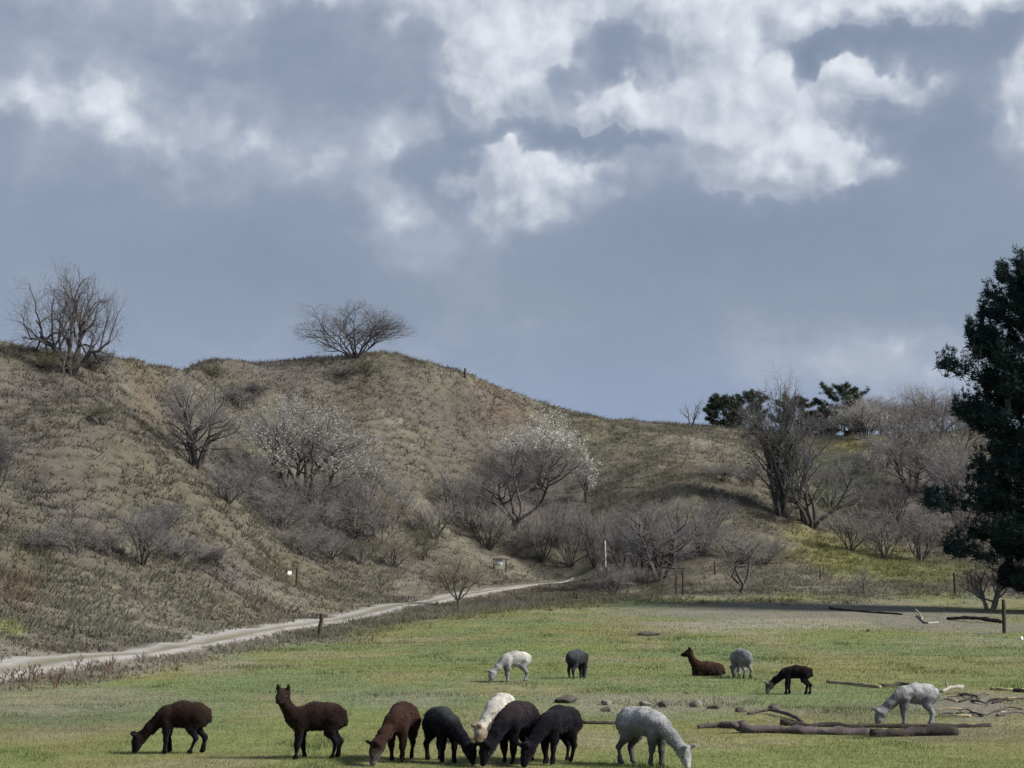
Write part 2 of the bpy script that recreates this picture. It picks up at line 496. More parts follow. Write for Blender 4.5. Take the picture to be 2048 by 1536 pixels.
def mixv(a, b, f):
    return a * (1 - f[..., None]) + b * f[..., None]
def ground_colour(x, y, z):
    n1 = fbm(x / 11, y / 16, 4, 0); n2 = fbm(x / 3, y / 5, 4, 3); n3 = fbm(x / 26, y / 26, 3, 5); n4 = fbm(x / 1.3, y / 1.6, 3, 6)
    past = mixv(np.broadcast_to(GREEN, x.shape + (3,)), GREEN2, sstep(-.1, .3, n1))
    past = mixv(past, OLIVE, sstep(.0, .35, n2 + n3 * .5) * .8)
    past = mixv(past, STRAW * 1.2, sstep(.1, .5, n4 * .5 + n2 * .9) * .32)
    hill = mixv(np.broadcast_to(DRY, x.shape + (3,)), STRAW, sstep(-.05, .35, n2) * .75)
    hill = mixv(hill, MAUVE, sstep(-.1, .3, n1 + n3 * .5) * .8)
    hill = mixv(hill, SAGE, sstep(.05, .4, n3 - n2 * .4) * .4)
    hill = mixv(hill, DARK, sstep(.05, .4, n4) * .6)
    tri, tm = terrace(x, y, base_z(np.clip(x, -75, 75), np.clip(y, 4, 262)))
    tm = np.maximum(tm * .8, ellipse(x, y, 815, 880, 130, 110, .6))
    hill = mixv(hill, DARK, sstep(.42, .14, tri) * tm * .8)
    for (u, v, ru, rv, c, s) in HILL_PATCH:
        hill = mixv(hill, c, ellipse(x, y, u, v, ru, rv, .5) * s)
    for (u, v, ru, rv, c, s) in PAST_PATCH:
        past = mixv(past, c, ellipse(x, y, u, v, ru, rv, .5) * s)
    m = pasture_mask(x, y)
    return mixv(hill, past, m), m
HILL_PATCH = [
    (290, 790, 70, 60, RUST, .22), (60, 1110, 60, 80, SAGE, .5), (40, 1190, 60, 40, RUST, .4),
    (250, 920, 160, 80, SAGE, .3), (560, 1110, 90, 40, SAGE, .4), (640, 1060, 110, 70, MAUVE, .7), (450, 960, 70, 60, MAUVE, .6),
    (150, 1040, 150, 60, MAUVE, .6), (430, 1130, 140, 30, MAUVE, .6), (760, 760, 110, 40, DARK, .5), (860, 820, 110, 50, MAUVE, .6), (1000, 800, 60, 40, RUST, .25),
    (740, 1140, 120, 25, STRAW, .6), (300, 1240, 300, 40, STRAW, .5), (20, 1255, 60, 14, GREEN, .8),
    (1080, 1000, 150, 80, MAUVE, .7), (1400, 900, 160, 30, STRAW, .5), (1200, 860, 100, 30, SAGE, .5), (1330, 960, 120, 60, DRY, .6),
    (1700, 1110, 110, 40, OLIVE, .9), (1820, 1145, 130, 22, GREEN, .75), (1660, 960, 90, 60, GREEN2, .7), (1780, 890, 120, 16, OLIVE, .8), (1850, 1010, 120, 60, MAUVE, .6),
    (120, 1385, 300, 26, SAGE, .7), (560, 1300, 200, 22, STRAW, .6), (860, 1232, 220, 14, SAGE, .6), (1060, 1150, 160, 16, STRAW, .7), (1600, 1160, 160, 18, STRAW, .5), (900, 1215, 200, 14, MAUVE, .35),
]
PAST_PATCH = [
    (1680, 1222, 420, 24, SOIL, .85), (1530, 1248, 190, 13, STRAW * 1.15, .85), (1950, 1252, 160, 12, SOIL, .8),
    (1960, 1412, 130, 26, SOIL, .85), (1290, 1412, 230, 22, STRAW, .75), (830, 1392, 130, 16, STRAW, .55), (1750, 1330, 260, 28, OLIVE, .7),
    (1000, 1440, 90, 26, STRAW, .4), (1720, 1425, 140, 20, DRY, .5), (1900, 1470, 200, 14, DARK, .4), (1300, 1268, 60, 6, DARK, .5),
    (100, 1440, 160, 30, DARK, .3), (150, 1400, 200, 30, STRAW, .5), (420, 1330, 120, 16, STRAW, .5),
]
gc, gm = ground_colour(gx, gy, gz)
ny, nx = gx.shape
idx = np.arange(nx * ny).reshape(ny, nx)
def lookup(A, x, y):
    ix = np.clip(np.searchsorted(GX, x) - 1, 0, len(GX) - 2); iy = np.clip(np.searchsorted(GY, y) - 1, 0, len(GY) - 2)
    fx = np.clip((x - GX[ix]) / (GX[ix + 1] - GX[ix]), 0, 1); fy = np.clip((y - GY[iy]) / (GY[iy + 1] - GY[iy]), 0, 1)
    if A.ndim == 3: fx = fx[:, None]; fy = fy[:, None]
    return (A[iy, ix] * (1 - fx) + A[iy, ix + 1] * fx) * (1 - fy) + (A[iy + 1, ix] * (1 - fx) + A[iy + 1, ix + 1] * fx) * fy
gsoil = np.zeros(gx.shape)
for pth in PAST_PATCH:
    if pth[4] is SOIL: gsoil = np.maximum(gsoil, ellipse(gx, gy, *pth[:4], .5))
quads = np.stack([idx[:-1, :-1], idx[:-1, 1:], idx[1:, 1:], idx[1:, :-1]], -1).reshape(-1, 4)
M_ground = pmat('turf', rough=1, attr=True, n_scale=1.3, n_amt=.22, n2_scale=9, n2_amt=.3, bump=.9, bump_scale=7, spec=.05)
thatch = 1 - .24 * (1 - gm) * sstep(.5, 3, gz)      # trodden thatch between the tussocks
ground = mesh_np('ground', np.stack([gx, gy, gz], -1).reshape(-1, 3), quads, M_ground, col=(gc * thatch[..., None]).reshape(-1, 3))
tag(ground, 'green pasture floor running up into steep hills of dry rough grass', 'ground', kind='structure')

# ------------------------------------------------------------------ path
tn = np.gradient(pc, axis=0); tn /= np.linalg.norm(tn, axis=1)[:, None]
nrm = np.stack([tn[:, 1], -tn[:, 0]], 1)
offs = np.linspace(-1, 1, 13)
rng = np.random.RandomState(11)
taper = 1 - .8 * sstep(ts[-1] * .72, ts[-1], ts)
taper = taper * (1 + .3 * sstep(60, 20, ts))
wl = 1.28 + fbm(ts / 3, ts * 0, 3, 1) * .9; wr = 1.28 + fbm(ts / 3, ts * 0 + 40, 3, 2) * .9
rows = []
for o_ in offs:
    w = np.where(o_ < 0, wl, wr) * o_ * taper
    p = pc + nrm * w[:, None]
    zz = gz_at(p[:, 0], p[:, 1]) + .05 * (1 - abs(o_) ** 6 * 1.3) - .02 * np.cos(o_ * math.pi * 3) * (abs(o_) < .9)
    rows.append(np.concatenate([p, zz[:, None]], 1))
pv = np.stack(rows, 1)
n_t, n_o = pv.shape[:2]
idp = np.arange(n_t * n_o).reshape(n_t, n_o)
pq = np.stack([idp[:-1, :-1], idp[:-1, 1:], idp[1:, 1:], idp[1:, :-1]], -1).reshape(-1, 4)
oo = np.broadcast_to(offs, (n_t, n_o))
rut = np.exp(-((np.abs(oo) - .5) / .24) ** 2)
pcol = mixv(np.broadcast_to(np.array([.20, .19, .165]), (n_t, n_o, 3)), np.array([.385, .372, .35]), np.clip(rut + .12 + fbm(pv[..., 0] / 1.5, pv[..., 1] / 2.5, 3, 4) * .6, 0, 1))
mid_ = np.exp(-(oo / .16) ** 2) * np.clip(.55 + fbm(pv[..., 0] / 2, pv[..., 1] / 4, 3, 6) * 1.6, 0, 1)
pcol = mixv(pcol * .8, np.array([.15, .15, .085]), mid_ * .8)
M_path = pmat('gravel', rough=1, attr=True, n_scale=2.5, n_amt=.12, n2_scale=16, n2_amt=.12, bump=.4, bump_scale=20, spec=.1)
path = mesh_np('path', pv.reshape(-1, 3), pq, M_path, col=pcol.reshape(-1, 3))
tag(path, 'pale gravel farm track curving along the foot of the hill', 'path', kind='structure')

# ------------------------------------------------------------------ grass
def blades(P, C, h, w, lean, rs, per=1, spread=0.0, var=.15):
    """one triangle per blade"""
    P = np.repeat(P, per, 0); C = np.repeat(C, per, 0); h = np.repeat(h, per); w = np.repeat(w, per)
    n = len(P)
    a = rs.rand(n) * 2 * math.pi; b = rs.rand(n) * 2 * math.pi
    P = P + np.stack([np.cos(b), np.sin(b), 0 * b], 1) * (rs.rand(n) * spread)[:, None]
    hh = h * (.6 + .8 * rs.rand(n)); le = lean * hh * (rs.rand(n) + .2)
    sd = np.stack([np.cos(a), np.sin(a), 0 * a], 1) * (w * .5)[:, None]
    tip = P + np.stack([np.cos(b) * le, np.sin(b) * le, hh], 1)
    lo = P - np.array([0, 0, .03])
    V = np.stack([lo - sd, lo + sd, tip], 1).reshape(-1, 3)
    C = C * (1 - var + 2 * var * rs.rand(n))[:, None]
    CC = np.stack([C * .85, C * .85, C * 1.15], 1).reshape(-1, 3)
    Fc = np.arange(3 * n).reshape(-1, 3)
    return V, Fc, CC
def scatter(n, ylo, yhi, rs, power=1.0, half=.31):
    y = ylo + (yhi - ylo) * rs.rand(n) ** power
    x = (rs.rand(n) * 2 - 1) * half * y
    return x, y
M_grass = lean_up(pmat('grass_blades', rough=.9, attr=True, spec=.05, transl=.48), .5)
rs = np.random.RandomState(3)
# short grazed grass of the pasture
x, y = scatter(300000, 27.5, 128, rs, 1.9)
z = gz_at(x, y); c = lookup(gc, x, y); m = lookup(gm, x, y); pdx = lookup(np.minimum(PD, 50), x, y)
soil = lookup(gsoil, x, y)
keep = (rs.rand(len(x)) < m * (1 - .85 * soil)) & (pdx > 1.8)
x, y, z, c, pdx = x[keep], y[keep], z[keep], c[keep], pdx[keep]
sc = np.clip(y / 40, .8, 2.4)
lush = sstep(.22, .42, fbm(x / 1.7, y / 2.6, 3, 5) + .25 * fbm(x / 12, y / 12, 2, 1))
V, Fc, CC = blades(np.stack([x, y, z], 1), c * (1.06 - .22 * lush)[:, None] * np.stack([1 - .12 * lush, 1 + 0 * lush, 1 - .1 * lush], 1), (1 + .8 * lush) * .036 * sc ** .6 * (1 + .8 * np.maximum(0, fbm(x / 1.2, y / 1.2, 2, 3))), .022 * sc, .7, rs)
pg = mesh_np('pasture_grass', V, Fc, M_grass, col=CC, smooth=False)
tag(pg, 'short grazed green grass covering the flat pasture', 'grass', kind='stuff')
# rough dry tussocks of the hill and the path verges
x, y = scatter(200000, 36, 218, rs, .72)
z = gz_at(x, y); c = lookup(gc, x, y); m = lookup(gm, x, y); pdx = lookup(np.minimum(PD, 50), x, y)
dens_ = sstep(-.35, .25, fbm(x / 2.4, y / 2.4, 3, 4))
keep = (rs.rand(len(x)) < (1 - m) * (.25 + .75 * dens_)) & (pdx > .95 + .7 * rs.rand(len(x)))
x, y, z, c, pdx = x[keep], y[keep], z[keep], c[keep], pdx[keep]
hh = (.13 + .26 * rs.rand(len(x)) ** 2) * (1 + .9 * np.maximum(0, fbm(x / 3.1, y / 3.1, 2, 7)))
c = c * np.where((fbm(x / .9, y / .9, 3, 2) > .16) & (rs.rand(len(x)) < .8), .72, 1.0)[:, None]
verge = np.maximum(sstep(6, 2.5, pdx) * .35, .35 * (1 - sstep(.3, 2.5, z)))
hh = hh * (.42 + .58 * sstep(50, 85, y))
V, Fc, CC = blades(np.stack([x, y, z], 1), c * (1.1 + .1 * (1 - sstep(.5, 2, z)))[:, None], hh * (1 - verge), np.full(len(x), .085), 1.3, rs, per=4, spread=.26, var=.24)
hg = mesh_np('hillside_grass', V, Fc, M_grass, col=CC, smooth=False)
tag(hg, 'dry straw coloured rough grass covering the hill slopes', 'grass', kind='stuff')

# ------------------------------------------------------------------ branches
def tubes(paths, sides=5):
    """paths: list of (points (n,3), radii (n,)); paths of one length are built together"""
    V = []; Q = []; base = 0
    an = np.arange(sides) / sides * 2 * math.pi
    by = {}
    for P, r in paths:
        by.setdefault(len(P), []).append((P, r))
    for n, lst in by.items():
        P = np.array([q[0] for q in lst], float); rad = np.array([q[1] for q in lst], float); m = len(lst)
        T = np.gradient(P, axis=1); T /= np.linalg.norm(T, axis=2)[..., None] + 1e-9
        ref = np.where((np.abs(T[:, :1, 2:3]) < .8), np.array([0, 0, 1.0]), np.array([1.0, 0, 0]))
        U = np.cross(T, np.broadcast_to(ref, T.shape)); U /= np.linalg.norm(U, axis=2)[..., None] + 1e-9
        B = np.cross(T, U)
        ring = P[:, :, None, :] + (U[:, :, None, :] * np.cos(an)[:, None] + B[:, :, None, :] * np.sin(an)[:, None]) * rad[:, :, None, None]
        V.append(ring.reshape(-1, 3))
        k = np.arange(m)[:, None, None] * n * sides; i = np.arange(n - 1)[None, :, None] * sides; jj = np.arange(sides)[None, None, :]
        a = base + k + i + jj; b = base + k + i + (jj + 1) % sides
        Q.append(np.stack([a, b, b + sides, a + sides], -1).reshape(-1, 4))
        base += m * n * sides
    return np.concatenate(V), np.concatenate(Q)

def unit(v):
    return v / (np.linalg.norm(v) + 1e-9)

def grow(seed, stems=7, spread=.9, trunk=0.0, kids=(6, 5, 5), curl=.16, up=.12, ratio=.58, lens=None):
    """a bare woody plant about 1 tall -> limb paths, twig paths"""
    rs = np.random.RandomState(seed)
    limbs = []; twigs = []; last = []
    def branch(p, d, L, r, lev):
        n = (7, 5, 3, 2)[lev]
        P = [p]; dd = d.copy()
        for i in range(n):
            dd = unit(dd + rs.normal(0, curl, 3) + np.array([0, 0, up * (1 if lev < 2 else .4)]))
            p = p + dd * L / n
            P.append(p)
        P = np.array(P)
        rad = r * np.linspace(1, .3, n + 1)
        (limbs if lev < 2 else twigs).append((P, rad))
        if lev == 2:
            last.append((P, L, r)); return
        nk = kids[lev] + rs.randint(-1, 2)
        for k in range(nk):
            f = (.28 + .72 * (k + rs.rand()) / nk) if lev or not trunk else (.45 + .55 * (k + rs.rand()) / nk)
            i = min(int(f * n), n - 1); q = P[i] + (P[i + 1] - P[i]) * (f * n - i)
            td = unit(P[i + 1] - P[i])
            s = unit(np.cross(td, rs.normal(0, 1, 3)))
            cd = unit(td * (.55 + .4 * rs.rand()) + s * (.55 + .5 * rs.rand()))
            branch(q, cd, L * ratio * (.75 + .5 * rs.rand()) * (1.1 - .35 * f), r * .6 * (1 - .45 * f), lev + 1)
    for s in range(stems):
        a = s / stems * 2 * math.pi + rs.rand() * .8
        t = spread * math.sqrt((s + .5) / stems) if stems > 2 else spread * (.3 + .3 * rs.rand())
        d = unit(np.array([math.cos(a) * t, math.sin(a) * t, 1.0]))
        p0 = np.array([math.cos(a), math.sin(a), 0]) * .03 * (stems > 1)
        branch(p0 + np.array([0, 0, trunk]), d, .62 * (.8 + .4 * rs.rand()), .014 if stems > 3 else .022, 0)
    if last:
        nk = kids[2]
        PP = np.repeat(np.array([q[0] for q in last]), nk, 0); LL = np.repeat(np.array([q[1] for q in last]), nk); rr = np.repeat(np.array([q[2] for q in last]), nk)
        m = len(PP); ns = PP.shape[1] - 1
        f = .2 + .8 * (np.tile(np.arange(nk), len(last)) + rs.rand(m)) / nk
        i = np.minimum((f * ns).astype(int), ns - 1); a_ = np.arange(m)
        td = PP[a_, i + 1] - PP[a_, i]
        q = PP[a_, i] + td * (f * ns - i)[:, None]
        td = td / (np.linalg.norm(td, axis=1)[:, None] + 1e-9)
        sdv = np.cross(td, rs.normal(0, 1, (m, 3))); sdv /= np.linalg.norm(sdv, axis=1)[:, None] + 1e-9
        cd = td * (.55 + .4 * rs.rand(m))[:, None] + sdv * (.55 + .5 * rs.rand(m))[:, None]; cd /= np.linalg.norm(cd, axis=1)[:, None]
        l3 = LL * ratio * (.75 + .5 * rs.rand(m)) * (1.1 - .35 * f)
        mid = q + cd * (l3 * .5)[:, None]
        cd2 = cd + rs.normal(0, curl * 1.3, (m, 3)) + np.array([0, 0, up * .4])
        end = mid + cd2 * (l3 * .5)[:, None]
        r3 = rr * .6 * (1 - .45 * f)
        for t_ in range(m):
            twigs.append((np.stack([q[t_], mid[t_], end[t_]]), r3[t_] * np.array([1, .65, .3])))
    if trunk:
        n = 5
        P = np.array([[rs.normal(0, .012) * (i > 0), rs.normal(0, .012) * (i > 0), -.05 + (trunk + .06) * i / n] for i in range(n + 1)])
        limbs.append((P, np.linspace(.036, .026, n + 1)))
    return limbs, twigs

M_bark = pmat('bark', (.085, .079, .078), .95, n_scale=2.5, n_amt=.35, n2_scale=14, n2_amt=.3, bump=.5, bump_scale=12)
M_bark_pale = pmat('bark_pale', (.24, .22, .2), .95, n_scale=2.5, n_amt=.3, n2_scale=14, n2_amt=.3, bump=.5, bump_scale=12)
TW = {}
for nm, cc in (('dark', (.125, .12, .122)), ('grey', (.19, .183, .186)), ('brown', (.215, .20, .19)), ('pale', (.30, .285, .27)), ('tan', (.25, .222, .17)), ('olive', (.12, .125, .08))):
    TW[nm] = pmat('twigs_' + nm, cc, .95, n_scale=.8, n_amt=.25, spec=.1)
M_blossom = pmat('blossom', (.58, .575, .54), .9, n_scale=3, n_amt=.12, spec=.1, transl=.25)
M_blossom_dull = pmat('blossom_dull', (.36, .36, .335), .9, n_scale=3, n_amt=.2, spec=.1, transl=.25)
M_ivy = pmat('ivy', (.028, .04, .022), .7, n_scale=3, n_amt=.4, spec=.2)

def woody(name, label, cat, u, v, left, right, top, twig='grey', seed=1, group=None, bloom=0, bloom_top=0, bloom_mat=None, ivy=0, tw_r=.010, bark=None, depth=1.0, d_off=0.0, thick=1.0, **kw):
    """foot at picture point (u, v) on the ground; crown reaches left/right pixels sideways and top pixels up there"""
    p = hit(u, v)
    if d_off:
        p.y += d_off; p.x *= p.y / (p.y - d_off); p.z = float(gz_at(p.x, p.y))
    k = pxm(p)
    limbs, twigs = grow(seed, **kw)
    allp = np.concatenate([q[0] for q in limbs + twigs])
    zt = np.percentile(allp[:, 2], 99.3); xl = -np.percentile(allp[:, 0], 1); xr = np.percentile(allp[:, 0], 99); yr = np.percentile(np.abs(allp[:, 1]), 99)
    H = top / k; Lm = left / k; Rm = right / k
    def fit(P):
        Q = P.copy()
        s = np.where(P[:, 0] < 0, Lm / xl, Rm / xr)
        near = np.clip(np.abs(P[:, 0]) / .12, 0, 1)
        sm = (Lm + Rm) / (xl + xr)
        Q[:, 0] = P[:, 0] * (s * near + sm * (1 - near))
        Q[:, 1] = P[:, 1] * (Lm + Rm) / 2 / yr * depth
        Q[:, 2] = P[:, 2] * H / zt
        return Q
    sc = (H / zt + (Lm + Rm) / (xl + xr)) / 2
    root = empty(name, p)
    L = [(fit(P), np.maximum(r * sc * thick, tw_r)) for P, r in limbs]
    for P, r in L:
        P[0, 2] -= .12 if P[0, 2] < .05 * H else 0
    V, Q = tubes(L, 5)
    mesh_np('trunk', V, Q, bark or M_bark, root)
    T = [(fit(P), np.clip(r * sc, tw_r * .5, tw_r * 1.3)) for P, r in twigs]
    V, Q = tubes(T, 3)
    mesh_np('crown', V, Q, TW[twig], root)
    rs = np.random.RandomState(seed + 99)
    ends = np.concatenate([P[1:] for P, r in T])
    def flecks(nm, mat, E, n, size, jit):
        i = rs.randint(0, len(E), n)
        c = E[i] + rs.normal(0, jit, (n, 3))
        a = rs.normal(0, 1, (n, 3)); b = rs.normal(0, 1, (n, 3))
        a /= np.linalg.norm(a, axis=1)[:, None]; b /= np.linalg.norm(b, axis=1)[:, None]
        s = size * (.6 + .8 * rs.rand(n))[:, None]
        V = np.stack([c + a * s, c + b * s, c - a * s * .8, c - b * s * .8], 1).reshape(-1, 3)
        mesh_np(nm, V, np.arange(4 * n).reshape(-1, 4), mat, root, smooth=False)
    if bloom:
        E = ends
        if bloom_top:
            E = E[E[:, 2] > H * bloom_top]
        flecks('blossom', bloom_mat or M_blossom, E, int(bloom * 1.3), .062, .08)
    if ivy:
        E = np.concatenate([P for P, r in L if P[:, 2].max() < H * .9])
        flecks('ivy_leaves', M_ivy, E, ivy, .10, .16)
    tag(root, label, cat, group)
    return root

SH = 'bare shrubs scattered on the slopes'
woody('hawthorn_tree', 'wind-bent bare tree with several dark stems on the left hill crest', 'tree', 142, 748, 122, 98, 212, 'dark', 18, stems=6, spread=1.0, kids=(8, 7, 8), tw_r=0.0125, curl=.26, up=.05, thick=1.8)
woody('bare_tree', 'fan-shaped bare bush alone on the rounded hilltop', 'tree', 712, 716, 118, 104, 108, 'dark', 14, stems=11, spread=1.35, kids=(8, 6, 6), tw_r=0.0094, up=.1)
woody('bare_tree', 'grey bare tree with dark foot at the head of the spur hollow', 'tree', 392, 935, 70, 110, 180, 'grey', 14, stems=7, spread=.7, kids=(8, 7, 6), tw_r=0.0086, thick=1.4)
woody('blackthorn_tree', 'blackthorn veiled in dull pale blossom halfway up the hollow', 'tree', 605, 1005, 105, 150, 205, 'grey', 21, stems=6, spread=.8, kids=(8, 8, 7), bloom=14000, bloom_mat=M_blossom_dull, tw_r=0.0094, thick=1.4)
woody('bare_tree', 'dark forked tree standing in the central gully', 'tree', 1032, 1062, 110, 140, 180, 'dark', 23, stems=5, spread=1.1, trunk=.14, kids=(8, 8, 7), tw_r=0.0101, thick=1.4)
woody('blossom_tree', 'tree with white blossoming top behind the dark forked gully tree', 'tree', 1080, 985, 82, 88, 146, 'pale', 17, stems=6, spread=.9, kids=(8, 7, 7), bloom=5000, bloom_top=.48, d_off=1, tw_r=0.0086)
woody('blossom_tree', 'narrow white blossoming shrub on the bank edge right of the gully', 'tree', 1172, 1005, 22, 24, 100, 'pale', 43, stems=5, spread=.5, kids=(7, 6, 5), bloom=1500, bloom_top=.3, tw_r=0.0079)
woody('bare_tree', 'spreading bare tree of many dark stems at the pasture edge', 'tree', 1320, 1165, 85, 110, 165, 'grey', 14, stems=8, spread=1.0, kids=(8, 7, 6), tw_r=0.0079, thick=1.5)
woody('bare_tree', 'slim bare tree with twin black stems beside the pasture thicket', 'tree', 1290, 1160, 40, 50, 150, 'grey', 55, stems=2, spread=.5, kids=(8, 7, 6), tw_r=0.0072)
woody('bare_tree', 'small crooked tree on the pasture edge with one leaning side stem', 'tree', 1484, 1188, 60, 60, 125, 'brown', 16, stems=3, spread=.9, trunk=.2, kids=(7, 7, 6), tw_r=0.0072)
woody('bare_shrub', 'tan twiggy bush standing against the near side of the path', 'shrub', 915, 1212, 62, 66, 108, 'tan', 61, stems=8, spread=.9, trunk=.12, kids=(7, 7, 6), tw_r=0.0065)
woody('ivy_tree', 'tall dark upright tree clad in ivy below the skyline pines', 'tree', 1562, 1030, 90, 60, 275, 'dark', 19, stems=6, spread=.45, kids=(9, 8, 6), tw_r=0.0108, ivy=1700, thick=1.3)
woody('bare_tree', 'large bare tree with limbs arching out over the right gully', 'tree', 1622, 1055, 85, 130, 215, 'dark', 23, stems=6, spread=1.0, kids=(9, 7, 6), tw_r=0.0094, thick=1.5)
woody('bare_tree', 'broad smoky grey tree on the slope between pine and gully', 'tree', 1828, 985, 95, 95, 148, 'grey', 19, stems=7, spread=.8, kids=(9, 8, 6), bloom=500, bloom_mat=M_blossom_dull, tw_r=0.0101)
woody('blossom_tree', 'pale blossoming tree in front of the skyline thicket', 'tree', 1728, 880, 60, 65, 85, 'pale', 77, stems=7, spread=.9, kids=(8, 7, 6), bloom=900, bloom_mat=M_blossom_dull, tw_r=0.0101)
woody('blossom_shrub', 'small white blossoming bush on the green bank above the gully', 'shrub', 1748, 950, 24, 28, 50, 'pale', 79, stems=6, spread=.9, kids=(7, 6, 5), bloom=520, tw_r=0.0079)
woody('bare_tree', 'sparse leafless sapling on the open skyline left of the pines', 'tree', 1382, 856, 28, 30, 62, 'grey', 81, stems=3, spread=.6, kids=(5, 4, 2), tw_r=0.0072)
woody('bare_tree', 'grey bare tree overlapping the lower limbs of the great pine', 'tree', 1925, 1060, 80, 75, 190, 'grey', 83, stems=6, spread=.8, kids=(9, 7, 6), tw_r=0.0086)
woody('bare_tree', 'leaning tree with pale forked trunks at the foot of the great pine', 'tree', 1978, 1222, 55, 75, 110, 'dark', 85, stems=4, spread=.7, kids=(7, 6, 5), tw_r=0.0079, bark=M_bark_pale, thick=2.6)
woody('bare_shrub', 'dark bush with a bunched foot low on the left slope', 'shrub', 285, 1130, 55, 70, 120, 'grey', 91, stems=8, spread=.8, kids=(7, 6, 6), tw_r=0.0065)
woody('bare_shrub', 'thin twin-stemmed bush among mauve scrub on the left slope', 'shrub', 148, 1108, 45, 50, 85, 'brown', 93, stems=3, spread=.7, kids=(7, 6, 6), tw_r=0.0058)
woody('bare_shrub', 'dark bush cut by the left picture edge on the slope', 'shrub', -8, 985, 50, 45, 130, 'dark', 95, stems=7, spread=.8, kids=(8, 7, 6), tw_r=0.0072)
woody('bare_shrub', 'slender sapling on the pasture edge beneath the green bank', 'shrub', 1727, 1190, 22, 22, 60, 'brown', 97, stems=4, spread=.5, kids=(6, 5, 5), tw_r=0.0065)
woody('bare_shrub', 'low purplish bush at the fence corner below the leafless stems', 'shrub', 1225, 1195, 40, 45, 70, 'grey', 98, stems=9, spread=1.2, kids=(7, 6, 5), tw_r=0.0065)
thickets = [
    ('bare grey scrub in the dark hollow below the pale blackthorn', 'scrub in the hollow', 'grey', [(560, 1060, 60, 65, 80), (640, 1085, 70, 70, 90), (710, 1075, 60, 65, 110), (735, 1010, 55, 60, 110), (500, 985, 55, 60, 80), (690, 1020, 60, 60, 90), (455, 1005, 60, 60, 70), (600, 1110, 70, 70, 60), (660, 1118, 60, 60, 60), (760, 1090, 60, 60, 80), (540, 1025, 60, 60, 80), (620, 1045, 70, 70, 100), (790, 1040, 50, 50, 90)]),
    ('brown thicket bush between the gully tree and the white pole', 'thicket at the gully mouth', 'brown', [(1085, 1125, 50, 55, 110), (1140, 1132, 55, 60, 130), (1190, 1135, 50, 50, 120), (1240, 1140, 45, 50, 130), (980, 1100, 55, 60, 90), (940, 1060, 50, 60, 100), (1120, 1085, 60, 60, 90), (900, 1025, 60, 60, 100), (870, 1080, 60, 60, 80), (1270, 1135, 50, 50, 110)]),
    ('tan withered bush on the verge above the path bend', 'withered bushes above the path', 'tan', [(790, 1135, 45, 50, 75), (845, 1120, 45, 45, 75), (770, 1060, 45, 50, 80), (720, 1130, 40, 45, 55)]),
    ('brown scrub bush on the bank under the great pine', 'scrub on the right bank', 'brown', [(1700, 1100, 60, 65, 90), (1770, 1120, 65, 65, 100), (1840, 1125, 60, 60, 110), (1720, 1040, 55, 60, 80), (1790, 1050, 60, 60, 90), (1660, 1015, 60, 60, 100), (1930, 1090, 50, 50, 100), (1690, 965, 50, 50, 70), (1885, 990, 60, 60, 110)]),
    ('grey-brown bush in the long skyline thicket beside the pine', 'skyline thicket', 'brown', [(1770, 868, 65, 65, 84), (1830, 866, 65, 65, 92), (1885, 862, 65, 65, 94), (1930, 860, 60, 60, 90), (1700, 872, 55, 60, 75), (1860, 900, 60, 60, 90), (1805, 895, 60, 60, 90), (1925, 905, 60, 60, 110), (1770, 935, 50, 50, 70), (1655, 874, 50, 50, 56), (1735, 872, 55, 55, 78), (1800, 868, 60, 60, 92), (1860, 864, 60, 60, 95)]),
    ('mauve scrub bush on the slope left of the pasture oak', 'scrub behind the pasture edge', 'grey', [(1400, 1110, 55, 60, 90), (1460, 1110, 55, 55, 80), (1530, 1130, 45, 50, 65), (1280, 1172, 50, 50, 50), (1425, 1062, 60, 60, 70), (1445, 962, 55, 55, 45), (1505, 972, 45, 45, 50)]),
    ('small dark bush clinging to the steep hill face', 'dark bushes on the steep face', 'olive', [(735, 752, 40, 36, 34), (515, 790, 26, 26, 28), (430, 755, 22, 26, 26), (690, 760, 40, 30, 30), (205, 850, 40, 44, 50), (480, 820, 36, 36, 50), (110, 745, 50, 50, 45), (185, 742, 40, 40, 45)]),
    ('low mauve scrub bush on the open left slope above the clods', 'low scrub on the left slope', 'grey', [(90, 1105, 50, 50, 55), (210, 1112, 50, 50, 60), (350, 1122, 50, 50, 55), (430, 1132, 55, 55, 42), (335, 1060, 50, 50, 60)]),
]
thickets[5] = ('mauve scrub bush behind the many-stemmed tree at the pasture edge',) + thickets[5][1:]
sd = 200
rsc = np.random.RandomState(31)
for lab, grp, tw, lst in thickets:
    made = []
    for n_, (u, v, l, r, t) in enumerate(lst):
        sd += 1
        if n_ < 2:
            tw_ = tw if n_ == 0 else {'grey': 'brown', 'brown': 'grey', 'tan': 'olive', 'olive': 'dark'}[tw]
            o = woody('scrub_bush', lab, 'shrub', u, v, l, r, t, tw_, sd, grp, stems=9, spread=1.1, kids=(6, 6, 5), tw_r=.0092)
            made.append((o, l + r, t, pxm(o.location)))
        else:
            src, w0, t0, k0 = made[n_ % 2]
            p = hit(u, v); k = pxm(p)
            o = src.copy(); COL.objects.link(o); o.location = p
            w = (l + r) / k / (w0 / k0); o.scale = (w, w, t / k / (t0 / k0))
            o.rotation_euler = (0, 0, rsc.rand() * 6.28)
            for ch in src.children:
                q = ch.copy(); COL.objects.link(q); q.parent = o

